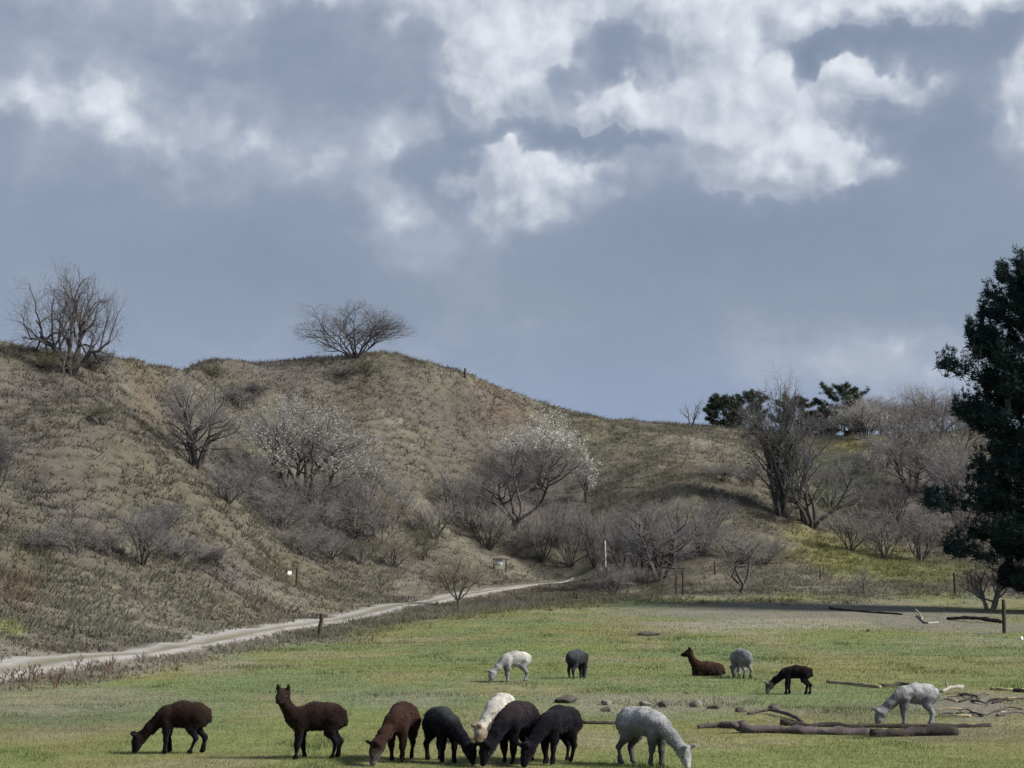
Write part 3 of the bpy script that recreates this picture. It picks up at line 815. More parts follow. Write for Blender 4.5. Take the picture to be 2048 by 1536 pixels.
# ------------------------------------------------------------------ pines
M_needle = pmat('needles', (.022, .042, .040), .8, n_scale=1.5, n_amt=.45, spec=.15)
M_needle2 = pmat('needles_far', (.048, .062, .044), .8, n_scale=1.5, n_amt=.4, spec=.15)
def pine(name, label, p, H, prof, n_limb, clump, seed, mat, trunk_r, low=.0, group=None, flat=1.0, extra=(), nb=18, shoots=0, share=None):
    """prof(f) -> crown radius at height fraction f"""
    rs = np.random.RandomState(seed)
    root = empty(name, p)
    zs = np.linspace(-.3, H * .97, 14)
    tp = np.stack([np.cumsum(rs.normal(0, .04, 14)) * H / 22, np.cumsum(rs.normal(0, .04, 14)) * H / 22, zs], 1)
    limbs = [(tp, trunk_r * np.linspace(1, .12, 14))]
    cl = []; sizes = []
    spec = []
    for i in range(n_limb):
        f = low + (1 - low) * (i + rs.rand()) / n_limb
        spec.append((f, i * 2.39996 + rs.rand() * .7, prof(f) * (.55 + .5 * rs.rand() ** .8), None))
    spec += list(extra)
    for (f, a, rad, rise) in spec:
        b = np.array([np.interp(f * H, zs, tp[:, 0]), np.interp(f * H, zs, tp[:, 1]), f * H])
        d = np.array([math.cos(a), math.sin(a), 0])
        if rise is None:
            rise = rad * (.75 * (f - .35) + rs.normal(0, .10))
        n = 6
        P = []
        for k in range(n + 1):
            t = k / n
            P.append(b + d * rad * t + np.array([0, 0, rise * t + .16 * rad * t * t - .22 * rad * t * (1 - t) * (1 - f)]) + rs.normal(0, .04, 3) * rad * .2)
        P = np.array(P)
        limbs.append((P, np.maximum(.012, trunk_r * .22 * (1.1 - f) * np.linspace(1, .2, n + 1))))
        m = max(4, int(rad / clump * 4.6))
        s = np.cross(d, [0, 0, 1.0])
        for q in range(m):
            t = .25 + .8 * math.sqrt(rs.rand())
            k = min(int(t * n), n - 1); c = P[k] + (P[k + 1] - P[k]) * (t * n - k)
            c = c + s * rs.normal(0, .17) * rad * (.35 + t * .5) + np.array([0, 0, rs.normal(.03, .03) * rad * flat])
            cl.append(c); sizes.append(1.0)
            if shoots and t > .7 and rs.rand() < shoots:          # upright leading shoots
                for w in range(3):
                    cl.append(c + np.array([0, 0, clump * .6 * (w + 1)]) + rs.normal(0, .05, 3)); sizes.append(.62)
    for q in range(8):
        cl.append(np.array([tp[-1, 0], tp[-1, 1], H * (.9 + .014 * q)]) + rs.normal(0, .2 * clump, 3)); sizes.append(.8)
    V, Q = tubes(limbs, 6)
    mesh_np('trunk', V, Q, M_bark, root)
    cl = np.array(cl)
    C = np.repeat(cl, nb, 0); n = len(C); sz = np.repeat(np.array(sizes), nb)[:, None]
    d = rs.normal(0, 1, (n, 3)); d[:, 2] = d[:, 2] * .75 + .55
    d /= np.linalg.norm(d, axis=1)[:, None]
    s = np.cross(d, rs.normal(0, 1, (n, 3))); s /= np.linalg.norm(s, axis=1)[:, None] + 1e-9
    Ln = clump * (.55 + .7 * rs.rand(n))[:, None] * sz
    w = clump * .09 * sz
    C0 = C + rs.normal(0, clump * .2, (n, 3)) * sz
    V = np.stack([C0 - s * w, C0 + s * w, C0 + d * Ln], 1).reshape(-1, 3)
    mesh_np('crown', V, np.arange(3 * n).reshape(-1, 3), mat, root, smooth=False)
    tag(root, label, 'tree', group)
    return root
pb = hit(2108, 1225)
Hp = (1225 - 530) / pxm(pb)
def prof_big(f):
    return float(np.interp(f, [0, .05, .2, .3, .5, .68, .82, .93, 1], [2.5, 3.8, 4.9, 5.2, 5.4, 5.0, 3.9, 2.6, 1.0]))
def limb_to(u, v, f):          # a long limb pointing at a picture place beside the trunk
    k = pxm(pb); dx = (u - 2108) / k; z = (1225 - v) / k
    return (f, math.pi + .12, abs(dx), z - f * Hp - .16 * abs(dx))
pine('pine_tree', 'huge dark pine towering at the right edge of the pasture', pb, Hp, prof_big, 150, .5, 9, M_needle, .42, low=.055,
     extra=[limb_to(1912, 738, .62), limb_to(1866, 1016, .32), limb_to(1905, 1108, .19), limb_to(1935, 830, .5)], shoots=.5)
def prof_small(f):
    return float(np.interp(f, [0, .15, .4, .75, 1], [1.0, 2.0, 2.5, 2.1, .8]))
for (u, v, h, sdd, ws, lab) in ((1448, 862, 52, 3, .9, 'low rounded pine at the left end of the skyline group'), (1500, 866, 66, 15, 1.0, 'dark skyline pine behind the tall ivy-clad tree'),
                           (1590, 872, 74, 5, 1.15, 'broad dark skyline pine between ivy tree and blossom'), (1690, 876, 94, 8, 1.45, 'tallest skyline pine left of the brown thicket'), (1640, 872, 48, 21, .8, 'small skyline pine in the dip between two taller pines')):
    p = hit(u, v); p.y += 6; p.x *= p.y / (p.y - 6); p.z = float(gz_at(p.x, p.y))
    Hs = (h + 6) / pxm(p)
    pine('pine_tree', lab, p, Hs, lambda f, w=ws: prof_small(f) * w, 38, .40, sdd, M_needle2, .16, low=.05, group='skyline pines', flat=1.5, nb=20)

# ------------------------------------------------------------------ posts, pole, board
M_post = pmat('weathered_post', (.055, .045, .038), .95, n_scale=6, n_amt=.35, n2_scale=30, n2_amt=.2, bump=.5, bump_scale=25)
M_pole = pmat('pale_pole', (.42, .41, .39), .8, n_scale=5, n_amt=.15)
M_board = pmat('white_board', (.62, .63, .62), .7, n_scale=5, n_amt=.1)
def post(label, u, v, hpx, r=.07, lean=0, mat=None, name='fence_post'):
    p = hit(u, v); h = hpx / pxm(p)
    rs = np.random.RandomState(int(u))
    n = 7; z = np.linspace(-.35, h, n)
    P = np.stack([lean * z + rs.normal(0, .006, n), rs.normal(0, .006, n), z], 1)
    rad = np.full(n, r) * (1 + rs.normal(0, .05, n))
    P = np.concatenate([P, P[-1:] + [[0, 0, .02]], P[-1:] + [[0, 0, .025]]]); rad = np.concatenate([rad, [r * .75, .002]])
    V, Q = tubes([(P, rad)], 8)
    o = mesh_np(name, V, Q, mat or M_post, loc=p)
    return tag(o, label, 'post')
post('dark leaning wooden post beside the near edge of the path', 638, 1271, 42, .10, .14)
post('thin dark post next to the white stone below the slope', 593, 1173, 37, .075, .02)
post('lone post standing on the descending skyline of the main hill', 930, 757, 20, .11, 0)
post('tall dark fence post on the green bank below the pine', 1911, 1192, 46, .09, -.03)
post('thinner fence post beside the tall one below the pine', 1938, 1186, 36, .06, -.04)
post('stout post standing at the end of the fallen pole under the pine', 2009, 1267, 66, .10, .0)
post('short post right of the many-stemmed tree at the pasture edge', 1430, 1150, 26, .07, 0)
post('short post on the straw bank right of the crooked tree', 1641, 1158, 20, .07, 0)
post('straight dark post under the spreading pasture-edge tree', 1366, 1190, 48, .07, 0)
post('shorter dark post under the spreading pasture-edge tree', 1352, 1188, 38, .06, .03)
post('slim pale pole standing before the brown thicket', 1211, 1135, 52, .075, -.02, M_pole, 'marker_pole')
# board on two posts
p = hit(1000, 1143); k = pxm(p)
root = empty('notice_board', p)
bw, bh = .7, 1.0
for sx in (-.52, .52):
    V, Q = tubes([(np.array([[sx, 0, -.2], [sx, 0, .6], [sx, .01, 1.05]]), np.array([.06, .06, .05]))], 8)
    mesh_np('post', V, Q, M_post, root)
def box(name, lo, hi, mat, parent):
    lo = np.array(lo); hi = np.array(hi)
    V = np.array([[(lo, hi)[i][0], (lo, hi)[j][1], (lo, hi)[k_][2]] for i in (0, 1) for j in (0, 1) for k_ in (0, 1)])
    Fq = np.array([[0, 1, 3, 2], [4, 6, 7, 5], [0, 4, 5, 1], [2, 3, 7, 6], [0, 2, 6, 4], [1, 5, 7, 3]])
    return mesh_np(name, V, Fq, mat, parent, smooth=False)
box('panel', (-.42, -.08, .5), (.22, -.05, 1.0), M_board, root)
box('roof', (-.62, -.2, 1.02), (.62, .2, 1.1), M_post, root)
tag(root, 'small white notice panel between two dark posts above the path', 'notice board')

# ------------------------------------------------------------------ stones and clods
M_stone = pmat('stone', (.20, .185, .165), .95, n_scale=3, n_amt=.3, n2_scale=14, n2_amt=.3, bump=.6, bump_scale=10, tint=((.10, .11, .06), 5, .5))
M_stone_dark = pmat('stone_dark', (.085, .075, .065), .95, n_scale=3, n_amt=.3, n2_scale=14, n2_amt=.3, bump=.6, bump_scale=10)
M_stone_white = pmat('stone_white', (.75, .75, .72), .8, n_scale=4, n_amt=.1)
def ico(sub=3):
    import bmesh
    bm = bmesh.new(); bmesh.ops.create_icosphere(bm, subdivisions=sub, radius=1)
    V = np.array([v.co[:] for v in bm.verts]); Fc = np.array([[v.index for v in f.verts] for f in bm.faces]); bm.free()
    return V, Fc
IV, IF = ico(3)
def stone(name, label, u, v, wpx, hpx, mat, seed, cat='stone', group=None, dark=False):
    p = hit(u, v); k = pxm(p)
    rs = np.random.RandomState(seed)
    V = IV.copy()
    for q in range(9):
        d = unit(rs.normal(0, 1, 3)); off = .55 + .35 * rs.rand()
        s = V @ d; over = np.maximum(0, s - off)
        V -= over[:, None] * d * .85
    V += rs.normal(0, .015, V.shape)
    V *= np.array([wpx / 2 / k, wpx / 2 / k * (.7 + .4 * rs.rand()), hpx / k * .62])
    V += noise3(V * 1.0 + seed, .12)[:, None] * np.array([.06, .06, .05])
    V[:, 2] += hpx / k * .30
    o = mesh_np(name, V, IF, mat, loc=p)
    o.rotation_euler = (0, 0, rs.rand() * .6 - .3)
    return tag(o, label, cat, group)
ST = [(1132, 1406, 52, 17, 'flat-topped grey boulder behind the black alpacas', M_stone_dark), (1212, 1410, 26, 12, 'pale tilted stone next to the flat-topped boulder', M_stone), (1212, 1424, 20, 12, 'small grey stone in front of the pale tilted stone', M_stone_dark),
      (1290, 1412, 26, 12, 'pale low stone behind the back of the shorn white alpaca', M_stone), (1326, 1415, 22, 14, 'dark rounded stone over the shoulder of the shorn white alpaca', M_stone_dark), (1393, 1414, 28, 18, 'peaked grey stone in the middle of the stone row', M_stone),
      (1430, 1418, 34, 11, 'long low brown stone in the middle of the stone row', M_stone_dark), (1482, 1424, 24, 11, 'small brown stone beside the curved dead limb', M_stone_dark), (1546, 1420, 30, 13, 'squared dark stone above the curved dead limb', M_stone_dark),
      (1376, 1388, 16, 5, 'small dark clod lying behind the stone row', M_stone_dark), (1300, 1270, 50, 7, 'dark molehill on the open pasture below the bare ground', M_stone_dark), (427, 1240, 14, 10, 'dark clod beside the path verge below the slope', M_stone_dark),
      (456, 1233, 14, 7, 'flatter dark clod next to another on the path verge', M_stone_dark), (578, 1150, 13, 8, 'white stone next to the thin post on the slope', M_stone_white), (1737, 1263, 10, 6, 'small dark stone on the far pasture', M_stone_dark),
      (2043, 1280, 9, 7, 'white stone near the pine at the pasture edge', M_stone_white), (1160, 1432, 12, 6, 'small stone by the thin end of the long pole', M_stone_dark)]
for i, (u, v, w, h, lab, mt) in enumerate(ST):
    stone('molehill' if 'molehill' in lab else 'clod' if 'clod' in lab else 'stone', lab, u, v, w, h, mt, 300 + i)

# ------------------------------------------------------------------ logs and fallen branches
M_log = pmat('dead_wood', (.088, .075, .074), .95, n_scale=2, n_amt=.35, n2_scale=12, n2_amt=.3, bump=.7, bump_scale=14)
M_log_dark = pmat('dead_wood_dark', (.045, .038, .036), .95, n_scale=2, n_amt=.35, n2_scale=12, n2_amt=.3, bump=.7, bump_scale=14)
M_log_pale = pmat('bleached_wood', (.28, .265, .235), .9, n_scale=3, n_amt=.2, bump=.4, bump_scale=16)
M_log_tan = pmat('straw_wood', (.30, .25, .16), .9, n_scale=3, n_amt=.2, bump=.4, bump_scale=16)
def log(label, uv, r0, r1, mat, name='fallen_log', lift=0.0, seed=0, branches=(), arch=None, cat='log'):
    rs = np.random.RandomState(seed)
    W = np.array([hit(*q) for q in uv])
    n = 14 if len(uv) < 4 else 22
    s = np.linspace(0, len(uv) - 1, n)
    P = np.stack([np.interp(s, range(len(uv)), W[:, i]) for i in range(3)], 1)
    rad = np.linspace(r0, r1, n) * (1 + rs.normal(0, .07, n))
    P[1:-1, :2] += rs.normal(0, r0 * .25, (n - 2, 2))
    P[:, 2] = gz_at(P[:, 0], P[:, 1]) + rad * .7 + lift * np.sin(np.linspace(0, math.pi, n))
    o0 = P[0].copy(); P = P - o0
    e0 = P[0] - (P[1] - P[0]) * .004; e1 = P[-1] + (P[-1] - P[-2]) * .004
    P = np.concatenate([[e0], P, [e1]]); rad = np.concatenate([[.004], rad, [.004]])
    paths = [(P, rad)]
    for (f, dx, dy, dz, rb) in branches:
        k = int(f * (n - 1)) + 1
        b = P[k]; m = b + np.array([dx * .5, dy * .5, dz * .65]); e = b + np.array([dx, dy, dz])
        paths.append((np.array([b, m, e]), np.array([rb, rb * .8, rb * .35])))
    V, Q = tubes(paths, 11)
    V = V + noise3(V * np.array([.35, 1, 1]) + seed * 7.7, .09)[:, None] * np.array([.3, .95, .95]) * r0
    o = mesh_np(name, V, Q, mat, loc=Vector(o0), smooth=False)
    return tag(o, label, cat)
log('long grey log with a knotted butt lying in the grass', [(1480, 1466), (1600, 1468), (1745, 1471)], .095, .085, M_log, seed=1, branches=[(.05, -.2, -.05, .12, .07)])
log('dark thick log end continuing the long grey log', [(1742, 1474), (1830, 1472), (1916, 1471)], .085, .095, M_log_dark, seed=2)
log('long dark pole lying behind the grey log', [(1560, 1452), (1700, 1455), (1850, 1457), (1982, 1455)], .065, .04, M_log_dark, seed=3)
log('thin pale pole leading into the knotted log butt', [(1395, 1458), (1440, 1456), (1490, 1458)], .045, .10, M_log, seed=4)
log('thin dark pole between the black alpaca and the white one', [(1150, 1448), (1200, 1449), (1250, 1448)], .045, .05, M_log_dark, seed=5)
log('curved dead limb arching out of the grass above the logs', [(1495, 1430), (1540, 1428), (1575, 1436), (1604, 1448)], .03, .045, M_log, lift=.07, seed=6, name='fallen_branch', cat='branch')
log('long straw-coloured branch lying right of the grazing dark alpaca', [(1655, 1366), (1710, 1371), (1760, 1377)], .05, .06, M_log_tan, seed=7, name='fallen_branch', cat='branch')
log('short dark branch piece behind the shorn grey-white alpaca', [(1765, 1375), (1800, 1372), (1840, 1374)], .06, .04, M_log_dark, seed=8, name='fallen_branch', cat='branch')
log('bleached broken branch with an upturned end', [(1884, 1386), (1898, 1378), (1925, 1377)], .045, .06, M_log_pale, seed=9, name='fallen_branch', cat='branch', branches=[(.45, -.08, 0, .30, .03), (.3, -.2, -.1, -.05, .06)])
log('pale antler-shaped dead branch near the bare ground', [(1835, 1232), (1852, 1248), (1875, 1246)], .07, .06, M_log_pale, seed=10, name='fallen_branch', cat='branch', branches=[(.3, -.35, 0, .55, .07), (.8, .2, 0, .25, .05)])
log('long thin dark branch on the bare ground', [(1660, 1219), (1730, 1225), (1805, 1230)], .09, .06, M_log_dark, seed=11, name='fallen_branch', cat='branch')
log('dark fallen pole running to the stout post under the pine', [(1895, 1240), (1950, 1244), (2006, 1247)], .09, .12, M_log_dark, seed=12, name='fallen_branch', cat='branch', lift=.15)
log('straw-coloured stick at the back of the brushwood', [(1980, 1380), (2015, 1382), (2060, 1381)], .045, .04, M_log_tan, seed=13, name='fallen_branch', cat='branch')
log('dark stick end sticking out of the brushwood', [(2028, 1384), (2052, 1385)], .06, .05, M_log_dark, seed=14, name='fallen_branch', cat='branch')
rsb = np.random.RandomState(77)
for i in range(26):
    u = 1895 + rsb.rand() * 165; v = 1388 + rsb.rand() * 50
    du = (18 + rsb.rand() * 45) * (1 if rsb.rand() > .5 else -1); dv = rsb.normal(0, 5)
    tag(log('x', [(u, v), (u + du * .5, v + dv * .6), (u + du, v + dv)], .018 + .02 * rsb.rand(), .01, (M_log, M_log_dark, M_log_tan)[i % 3], seed=400 + i, name='brushwood_stick', lift=.05),
        'loose stick in the brushwood behind the shorn grey-white alpaca', 'stick', 'brushwood sticks')

# dead weed stalks along the near verge of the path
M_weed = pmat('dead_weed', (.14, .10, .075), .95, spec=.1)
for i in range(24):
    u = 5 + rsb.rand() * 230; v = 1366 - u * .13 + rsb.rand() * 26
    p = hit(u, v); h = .3 + .4 * rsb.rand()
    paths = []
    for s in range(4):
        a = rsb.rand() * 6.28; l = .12 + .2 * rsb.rand()
        pp = np.array([[0, 0, -.05], [math.cos(a) * l * .3, math.sin(a) * l * .3, h * .5], [math.cos(a) * l, math.sin(a) * l, h * (.7 + .3 * rsb.rand())]])
        paths.append((pp, np.array([.012, .009, .006])))
        for q in range(3):
            f = .5 + .45 * rsb.rand(); b = pp[0] + (pp[2] - pp[0]) * f
            paths.append((np.array([b, b + rsb.normal(0, .06, 3) + [0, 0, .08]]), np.array([.007, .012])))
    V, Q = tubes(paths, 3)
    tag(mesh_np('weed_stalk', V, Q, M_weed, loc=p), 'dead brown weed stalks on the near verge of the path', 'weed', 'dead weeds along the path')

# ------------------------------------------------------------------ alpacas
def surface_net(S, o, h):
    """zero surface of the sampled field S (inside negative) -> verts, quads"""
    ins = S < 0
    nx, ny, nz = S.shape
    cnt = np.zeros((nx - 1, ny - 1, nz - 1), int); acc = np.zeros((nx - 1, ny - 1, nz - 1, 3)); num = np.zeros((nx - 1, ny - 1, nz - 1))
    cor = [(i, j, k) for i in (0, 1) for j in (0, 1) for k in (0, 1)]
    sl = lambda c: S[c[0]:nx - 1 + c[0], c[1]:ny - 1 + c[1], c[2]:nz - 1 + c[2]]
    for a in cor:
        for ax in range(3):
            if a[ax]: continue
            b = list(a); b[ax] = 1
            A = sl(a); B = sl(b)
            x = (A < 0) != (B < 0)
            t = np.where(x, A / np.where(x, A - B, 1), 0)
            pos = [np.full(A.shape, float(a[q])) for q in range(3)]
            pos[ax] = t
            for q in range(3): acc[..., q] += np.where(x, pos[q], 0)
            num += x
    act = num > 0
    vid = np.full(act.shape, -1); vid[act] = np.arange(act.sum())
    ijk = np.argwhere(act)
    V = o + h * (ijk + acc[act] / num[act][:, None])
    Q = []
    for ax in range(3):
        a_, b_ = (ax + 1) % 3, (ax + 2) % 3
        s0 = [slice(None)] * 3; s1 = [slice(None)] * 3
        s0[ax] = slice(0, -1); s1[ax] = slice(1, None)
        ch = ins[tuple(s0)] != ins[tuple(s1)]
        e = np.argwhere(ch)
        e = e[(e[:, a_] > 0) & (e[:, b_] > 0) & (e[:, a_] < S.shape[a_] - 1) & (e[:, b_] < S.shape[b_] - 1)]
        def cell(da, db):
            c = e.copy(); c[:, a_] -= da; c[:, b_] -= db
            return vid[c[:, 0], c[:, 1], c[:, 2]]
        q = np.stack([cell(1, 1), cell(0, 1), cell(0, 0), cell(1, 0)], 1)
        fl = ~ins[e[:, 0], e[:, 1], e[:, 2]]
        q[fl] = q[fl][:, ::-1]
        Q.append(q)
    return V, np.concatenate(Q)

M_eye = pmat('eye', (.01, .008, .008), .15, spec=.6)
def wool_mat(name, bump):
    return pmat(name, rough=1.0, attr=True, n_scale=9, n_amt=.22, n2_scale=45, n2_amt=.28, bump=bump, bump_scale=38, spec=.03)
M_wool = wool_mat('wool', .8)
_wb = M_wool.node_tree.nodes['Principled BSDF']
_wb.inputs['Sheen Weight'].default_value = .05
_wb.inputs['Sheen Roughness'].default_value = .45
def alpaca(label, u, v, yaw, cols, neck='graze', scale=1.0, steps=(0, 0, 0, 0), neck_yaw=0.0, fat=1.0, seed=0, head_yaw=0.0, lying=False, reach=1.0, toe=None, muzzle=None):
    """cols: body, leg, face, (optional) back   steps: foot offsets front-left, front-right, hind-left, hind-right"""
    body_c, leg_c, face_c = [np.array(c) for c in cols[:3]]
    back_c = np.array(cols[3]) if len(cols) > 3 else body_c
    pr = []   # a, b, ra, rb, y-squash, colour
    def cone(a, b, ra, rb, c, ys=1.0):
        pr.append((np.array(a, float), np.array(b, float), ra, rb, ys, c))
    zb = .69 if not lying else .25
    f = fat
    if not lying:
        cone((-.29, 0, zb + .02), (.0, 0, zb + .035), .21 * f, .218 * f, 'b', .88)
        cone((.0, 0, zb + .035), (.27, 0, zb - .01), .218 * f, .185 * f, 'b', .86)
        cone((-.32, 0, zb - .03), (.24, 0, zb - .05), .195 * f, .175 * f, 'b', .88)
        cone((-.47, 0, zb + .07), (-.50, 0, zb - .10), .055, .045, 'b')
        for i, sy in enumerate((1, -1)):
            dx = steps[i]
            x0 = .25
            cone((x0, sy * .10, .58), (x0 + dx * .35, sy * .105, .40), .10 * f, .068, 'l')
            cone((x0 + dx * .35, sy * .105, .40), (x0 + dx * .6 + .01, sy * .10, .26), .066, .048, 'l')
            cone((x0 + dx * .6 + .01, sy * .10, .26), (x0 + dx, sy * .10, .06), .046, .033, 'l')
            cone((x0 + dx, sy * .10, .045), (x0 + dx + .045, sy * .10, .028), .034, .024, 'l')
            dx = steps[2 + i]
            x0 = -.31
            cone((x0 + .02, sy * .09, .62), (x0 + .06 + dx * .4, sy * .11, .46), .15 * f, .092, 'l')
            cone((x0 + .06 + dx * .4, sy * .11, .46), (x0 - .075 + dx * .7, sy * .105, .28), .082, .046, 'l')
            cone((x0 - .075 + dx * .7, sy * .105, .28), (x0 - .03 + dx, sy * .10, .06), .044, .031, 'l')
            cone((x0 - .03 + dx, sy * .10, .045), (x0 + .015 + dx, sy * .10, .028), .034, .024, 'l')
    else:
        cone((-.34, 0, .22), (.0, 0, .25), .20, .215, 'b', 1.0)
        cone((.0, 0, .25), (.30, 0, .24), .215, .185, 'b', 1.0)
        cone((-.35, 0, .14), (.3, 0, .13), .16, .14, 'b', 1.25)
        cone((-.5, 0, .24), (-.55, 0, .1), .05, .04, 'b')
        for sy in (1, -1):
            cone((.22, sy * .12, .10), (.42, sy * .13, .055), .075, .045, 'l')
            cone((-.3, sy * .17, .13), (-.08, sy * .2, .08), .11, .06, 'l')
    # neck and head
    cy, sy_ = math.cos(neck_yaw), math.sin(neck_yaw)
    def turn(x, z, y=0.0, pivot=.28):
        return np.array([pivot + (x - pivot) * cy - y * sy_, (x - pivot) * sy_ + y * cy, z])
    if neck == 'graze':
        N = [(.22, zb + .0, .175), (.36, zb - .05, .135), (.36 + .19 * reach, zb - .22, .104), (.38 + .30 * reach, .33, .092)]
        poll = turn(.38 + .345 * reach, .275); hd = turn(.38 + .345 * reach + .10, .275 - .23) - poll
        upv = turn(.38 + .345 * reach + .12, .275 + .09) - poll
    else:
        dz = -.075 if not lying else -.395
        N = [(.22, .70 + dz, .175), (.36, .78 + dz, .14), (.46, .92 + dz, .104), (.53, 1.05 + dz, .092)]
        poll = turn(.545, 1.115 + dz)
        hd = np.array([math.cos(neck_yaw + head_yaw) * .23, math.sin(neck_yaw + head_yaw) * .23, -.055])
        upv = np.array([0, 0, 1.0])
    for (x0, z0, r0), (x1, z1, r1) in zip(N[:-1], N[1:]):
        cone(turn(x0, z0), turn(x1, z1), r0 * (f * .5 + .5), r1, 'b')
    hd_u = unit(hd); lat = unit(np.cross(upv, hd_u)); up2 = np.cross(hd_u, lat)
    cone(turn(N[-1][0], N[-1][1]), poll, .086, .098, 'b')
    cone(poll + up2 * .035, poll + hd_u * .07 + up2 * .055, .094, .068, 'b')          # topknot
    cone(poll, poll + hd_u * .14, .106, .082, 'f')
    cone(poll + hd_u * .13, poll + hd_u * .25 - up2 * .008, .074, .050, 'm')
    for s in (1, -1):
        e0 = poll + lat * s * .075 + up2 * .075 - hd_u * .02
        cone(e0, e0 + up2 * .07 + lat * s * .022 - hd_u * .005, .026, .024, 'f')
        cone(e0 + up2 * .07 + lat * s * .022 - hd_u * .005, e0 + up2 * .135 + lat * s * .018, .022, .009, 'f')
    lo = np.min([np.minimum(a, b) - max(ra, rb) * 1.2 for a, b, ra, rb, ys, c in pr], 0) - .06
    hi = np.max([np.maximum(a, b) + max(ra, rb) * 1.2 for a, b, ra, rb, ys, c in pr], 0) + .06
    h = .0165
    gxs = [np.arange(lo[i], hi[i], h) for i in range(3)]
    G = np.stack(np.meshgrid(*gxs, indexing='ij'), -1)
    def sd(X, p):
        a, b, ra, rb, ys, c = p
        sc_ = np.array([1, 1 / ys, 1])
        X = X * sc_; a = a * sc_; b = b * sc_
        ab = b - a; t = np.clip(((X - a) @ ab) / (ab @ ab + 1e-9), 0, 1)
        return np.linalg.norm(X - a - t[..., None] * ab, axis=-1) - (ra + (rb - ra) * t)
    K = .016
    acc = np.zeros(G.shape[:3])
    for p in pr:
        mr = max(p[2], p[3]) * max(1, p[4]) + .13
        l_ = np.minimum(p[0], p[1]) - mr; h_ = np.maximum(p[0], p[1]) + mr
        sl_ = tuple(slice(max(0, int((l_[i] - lo[i]) / h)), max(1, int((h_[i] - lo[i]) / h) + 2)) for i in range(3))
        acc[sl_] += np.exp(-np.clip(sd(G[sl_], p), -.6, .5) / K)
    S = -K * np.log(acc + 1e-30)
    off = np.array([seed * 3.1, seed * 1.7, seed * 2.3])
    S = S + noise3(G + off, .10) * .028 + noise3(G + off, .045) * .009
    V, Q = surface_net(S, lo, h)
    wts = {'b': 0, 'l': 0, 'f': 0, 'm': 0}
    muz_c = np.array(muzzle) if muzzle is not None else face_c
    for p in pr:
        wts[p[5]] = wts[p[5]] + np.exp(-sd(V, p) / .025)
    tot = sum(wts.values())
    nz = noise3(V + off, .22) + .5 * noise3(V + off, .1)
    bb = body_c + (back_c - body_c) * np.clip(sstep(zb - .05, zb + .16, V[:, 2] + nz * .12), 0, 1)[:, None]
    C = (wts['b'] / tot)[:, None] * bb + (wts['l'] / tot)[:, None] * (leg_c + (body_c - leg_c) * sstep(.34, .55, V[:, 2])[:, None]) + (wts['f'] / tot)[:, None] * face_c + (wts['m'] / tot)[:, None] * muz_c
    if toe is not None:
        C = C + (np.array(toe) - C) * (1 - sstep(.10, .17, V[:, 2]))[:, None] * (wts['l'] / tot)[:, None]
    C = C * (1 + .35 * nz)[:, None]
    p = hit(u, v)
    o = mesh_np('alpaca', V, Q, M_wool, col=np.clip(C, 0, 1), loc=p)
    o.scale = (scale,) * 3
    o.rotation_euler = (0, 0, R(yaw))
    # locks of fleece standing off the coat
    rl = np.random.RandomState(seed + 40)
    A, B, D = V[Q[:, 0]], V[Q[:, 1]], V[Q[:, 3]]
    nq = np.cross(B - A, D - A); nq /= np.linalg.norm(nq, axis=1)[:, None] + 1e-9
    wb = (wts['b'] / tot)[Q[:, 0]] + (wts['l'] / tot)[Q[:, 0]] * sstep(.25, .4, A[:, 2])
    pick = rl.choice(len(Q), 3600, p=wb / wb.sum())
    ctr = V[Q[pick]].mean(1) + rl.normal(0, .004, (3600, 3)); nn = nq[pick]
    dr = nn * .28 + rl.normal(0, .22, (3600, 3)) + np.array([0, 0, -.6]); dr /= np.linalg.norm(dr, axis=1)[:, None]
    dr += nn * .12
    sdv = np.cross(dr, rl.normal(0, 1, (3600, 3))); sdv /= np.linalg.norm(sdv, axis=1)[:, None] + 1e-9
    ln = (.013 + .014 * rl.rand(3600))[:, None]
    LV = np.stack([ctr - sdv * .008 - nn * .006, ctr + sdv * .008 - nn * .006, ctr + dr * ln], 1).reshape(-1, 3)
    LC = np.repeat(np.clip(C[Q[pick, 0]] * (.88 + .26 * rl.rand(3600))[:, None], 0, 1), 3, 0)
    mesh_np('fleece', LV, np.arange(10800).reshape(-1, 3), M_wool, o, col=LC, smooth=False)
    for s in (1, -1):
        e = poll + hd_u * .10 + lat * s * .086 + up2 * .03
        eo = mesh_np('eye', IV * .016, IF, M_eye, o); eo.location = Vector(e)
    return tag(o, label, 'alpaca', 'alpacas grazing on the pasture')

BLK = (.008, .0075, .011); DBR = (.016, .010, .009); BRN = (.025, .0155, .0125); RBR = (.036, .0195, .0155); GRY = (.085, .085, .09); DGR = (.030, .035, .040)
WHT = (.44, .43, .395); OFW = (.33, .335, .34); LGR = (.20, .205, .215); FAWN = (.16, .105, .065); DUST = (.16, .15, .14)
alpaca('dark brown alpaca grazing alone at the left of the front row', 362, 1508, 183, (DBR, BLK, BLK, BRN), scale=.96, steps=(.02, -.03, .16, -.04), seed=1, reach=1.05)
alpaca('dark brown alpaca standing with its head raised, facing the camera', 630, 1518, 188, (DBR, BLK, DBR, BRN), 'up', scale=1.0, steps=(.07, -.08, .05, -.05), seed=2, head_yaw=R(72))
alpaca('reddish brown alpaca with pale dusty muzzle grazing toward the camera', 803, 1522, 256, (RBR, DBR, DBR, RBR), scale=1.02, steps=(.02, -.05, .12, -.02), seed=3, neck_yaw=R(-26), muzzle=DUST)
alpaca('black alpaca grazing with its head turned right in the front row', 884, 1524, -62, (BLK, BLK, BLK, DGR), scale=.95, steps=(.02, -.04, .05, -.04), seed=4, neck_yaw=R(24))
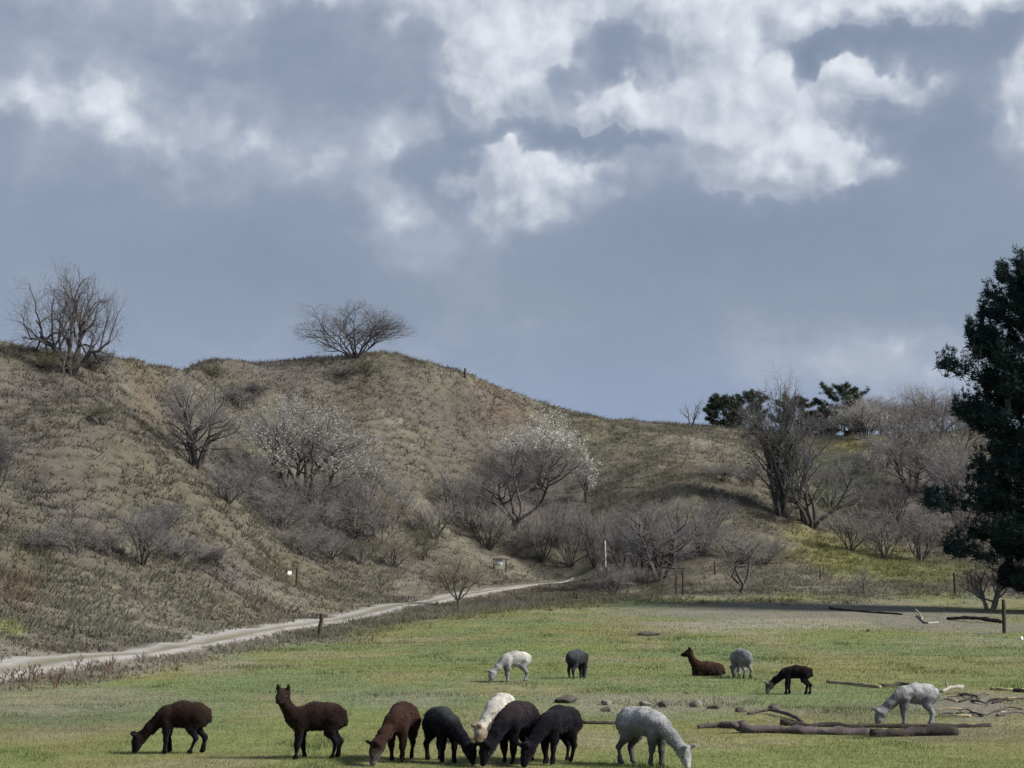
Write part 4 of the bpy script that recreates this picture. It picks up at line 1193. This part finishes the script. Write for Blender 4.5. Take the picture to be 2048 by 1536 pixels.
alpaca('cream white alpaca with brown face behind the dark pair', 1001, 1482, 246, (WHT, WHT, FAWN, WHT), scale=.92, steps=(.0, .05, .0, .0), seed=5, reach=.8, neck_yaw=R(-22))
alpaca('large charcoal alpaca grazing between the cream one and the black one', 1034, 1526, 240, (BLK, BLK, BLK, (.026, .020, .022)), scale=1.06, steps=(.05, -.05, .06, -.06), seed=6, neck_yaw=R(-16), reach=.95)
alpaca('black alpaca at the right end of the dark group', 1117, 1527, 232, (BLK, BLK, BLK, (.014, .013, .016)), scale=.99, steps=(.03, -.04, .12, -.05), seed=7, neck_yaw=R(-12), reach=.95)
alpaca('newly shorn grey-white alpaca grazing in front of the log', 1288, 1532, -40, (LGR, GRY, OFW, OFW), scale=1.0, steps=(.02, -.05, .05, -.06), seed=8, reach=1.1, fat=.97)
alpaca('white alpaca with grey flank patches grazing on the far pasture', 1030, 1364, 200, (OFW, LGR, LGR, WHT), scale=.95, steps=(.03, -.03, .05, -.08), seed=9)
alpaca('slate grey alpaca seen from behind beside the patched white one', 1156, 1357, 50, (DGR, DGR, DGR, (.045, .052, .058)), scale=.92, steps=(.02, -.02, .02, -.02), seed=10, reach=.6, fat=1.03, neck_yaw=R(35))
alpaca('brown alpaca lying on the grass with its head up', 1414, 1352, 184, (BRN, DBR, DBR, RBR), 'up', scale=1.0, seed=11, lying=True)
alpaca('mid grey alpaca seen from behind next to the lying brown one', 1482, 1357, 118, (LGR, LGR, GRY, LGR), scale=.95, steps=(0, 0, .05, -.05), seed=12, reach=.6, toe=(.03, .03, .03), fat=1.03, neck_yaw=R(-25))
alpaca('slim black alpaca with pale muzzle grazing right of the lying one', 1592, 1389, 172, (BLK, BLK, DUST, DBR), scale=.82, steps=(.06, -.05, .03, -.10), seed=13, fat=.86, reach=1.25)
alpaca('shorn grey-white alpaca grazing behind the end of the log', 1832, 1452, 184, (LGR, LGR, LGR, OFW), scale=.93, steps=(.04, -.02, .05, -.06), seed=14, fat=.95, reach=1.15)
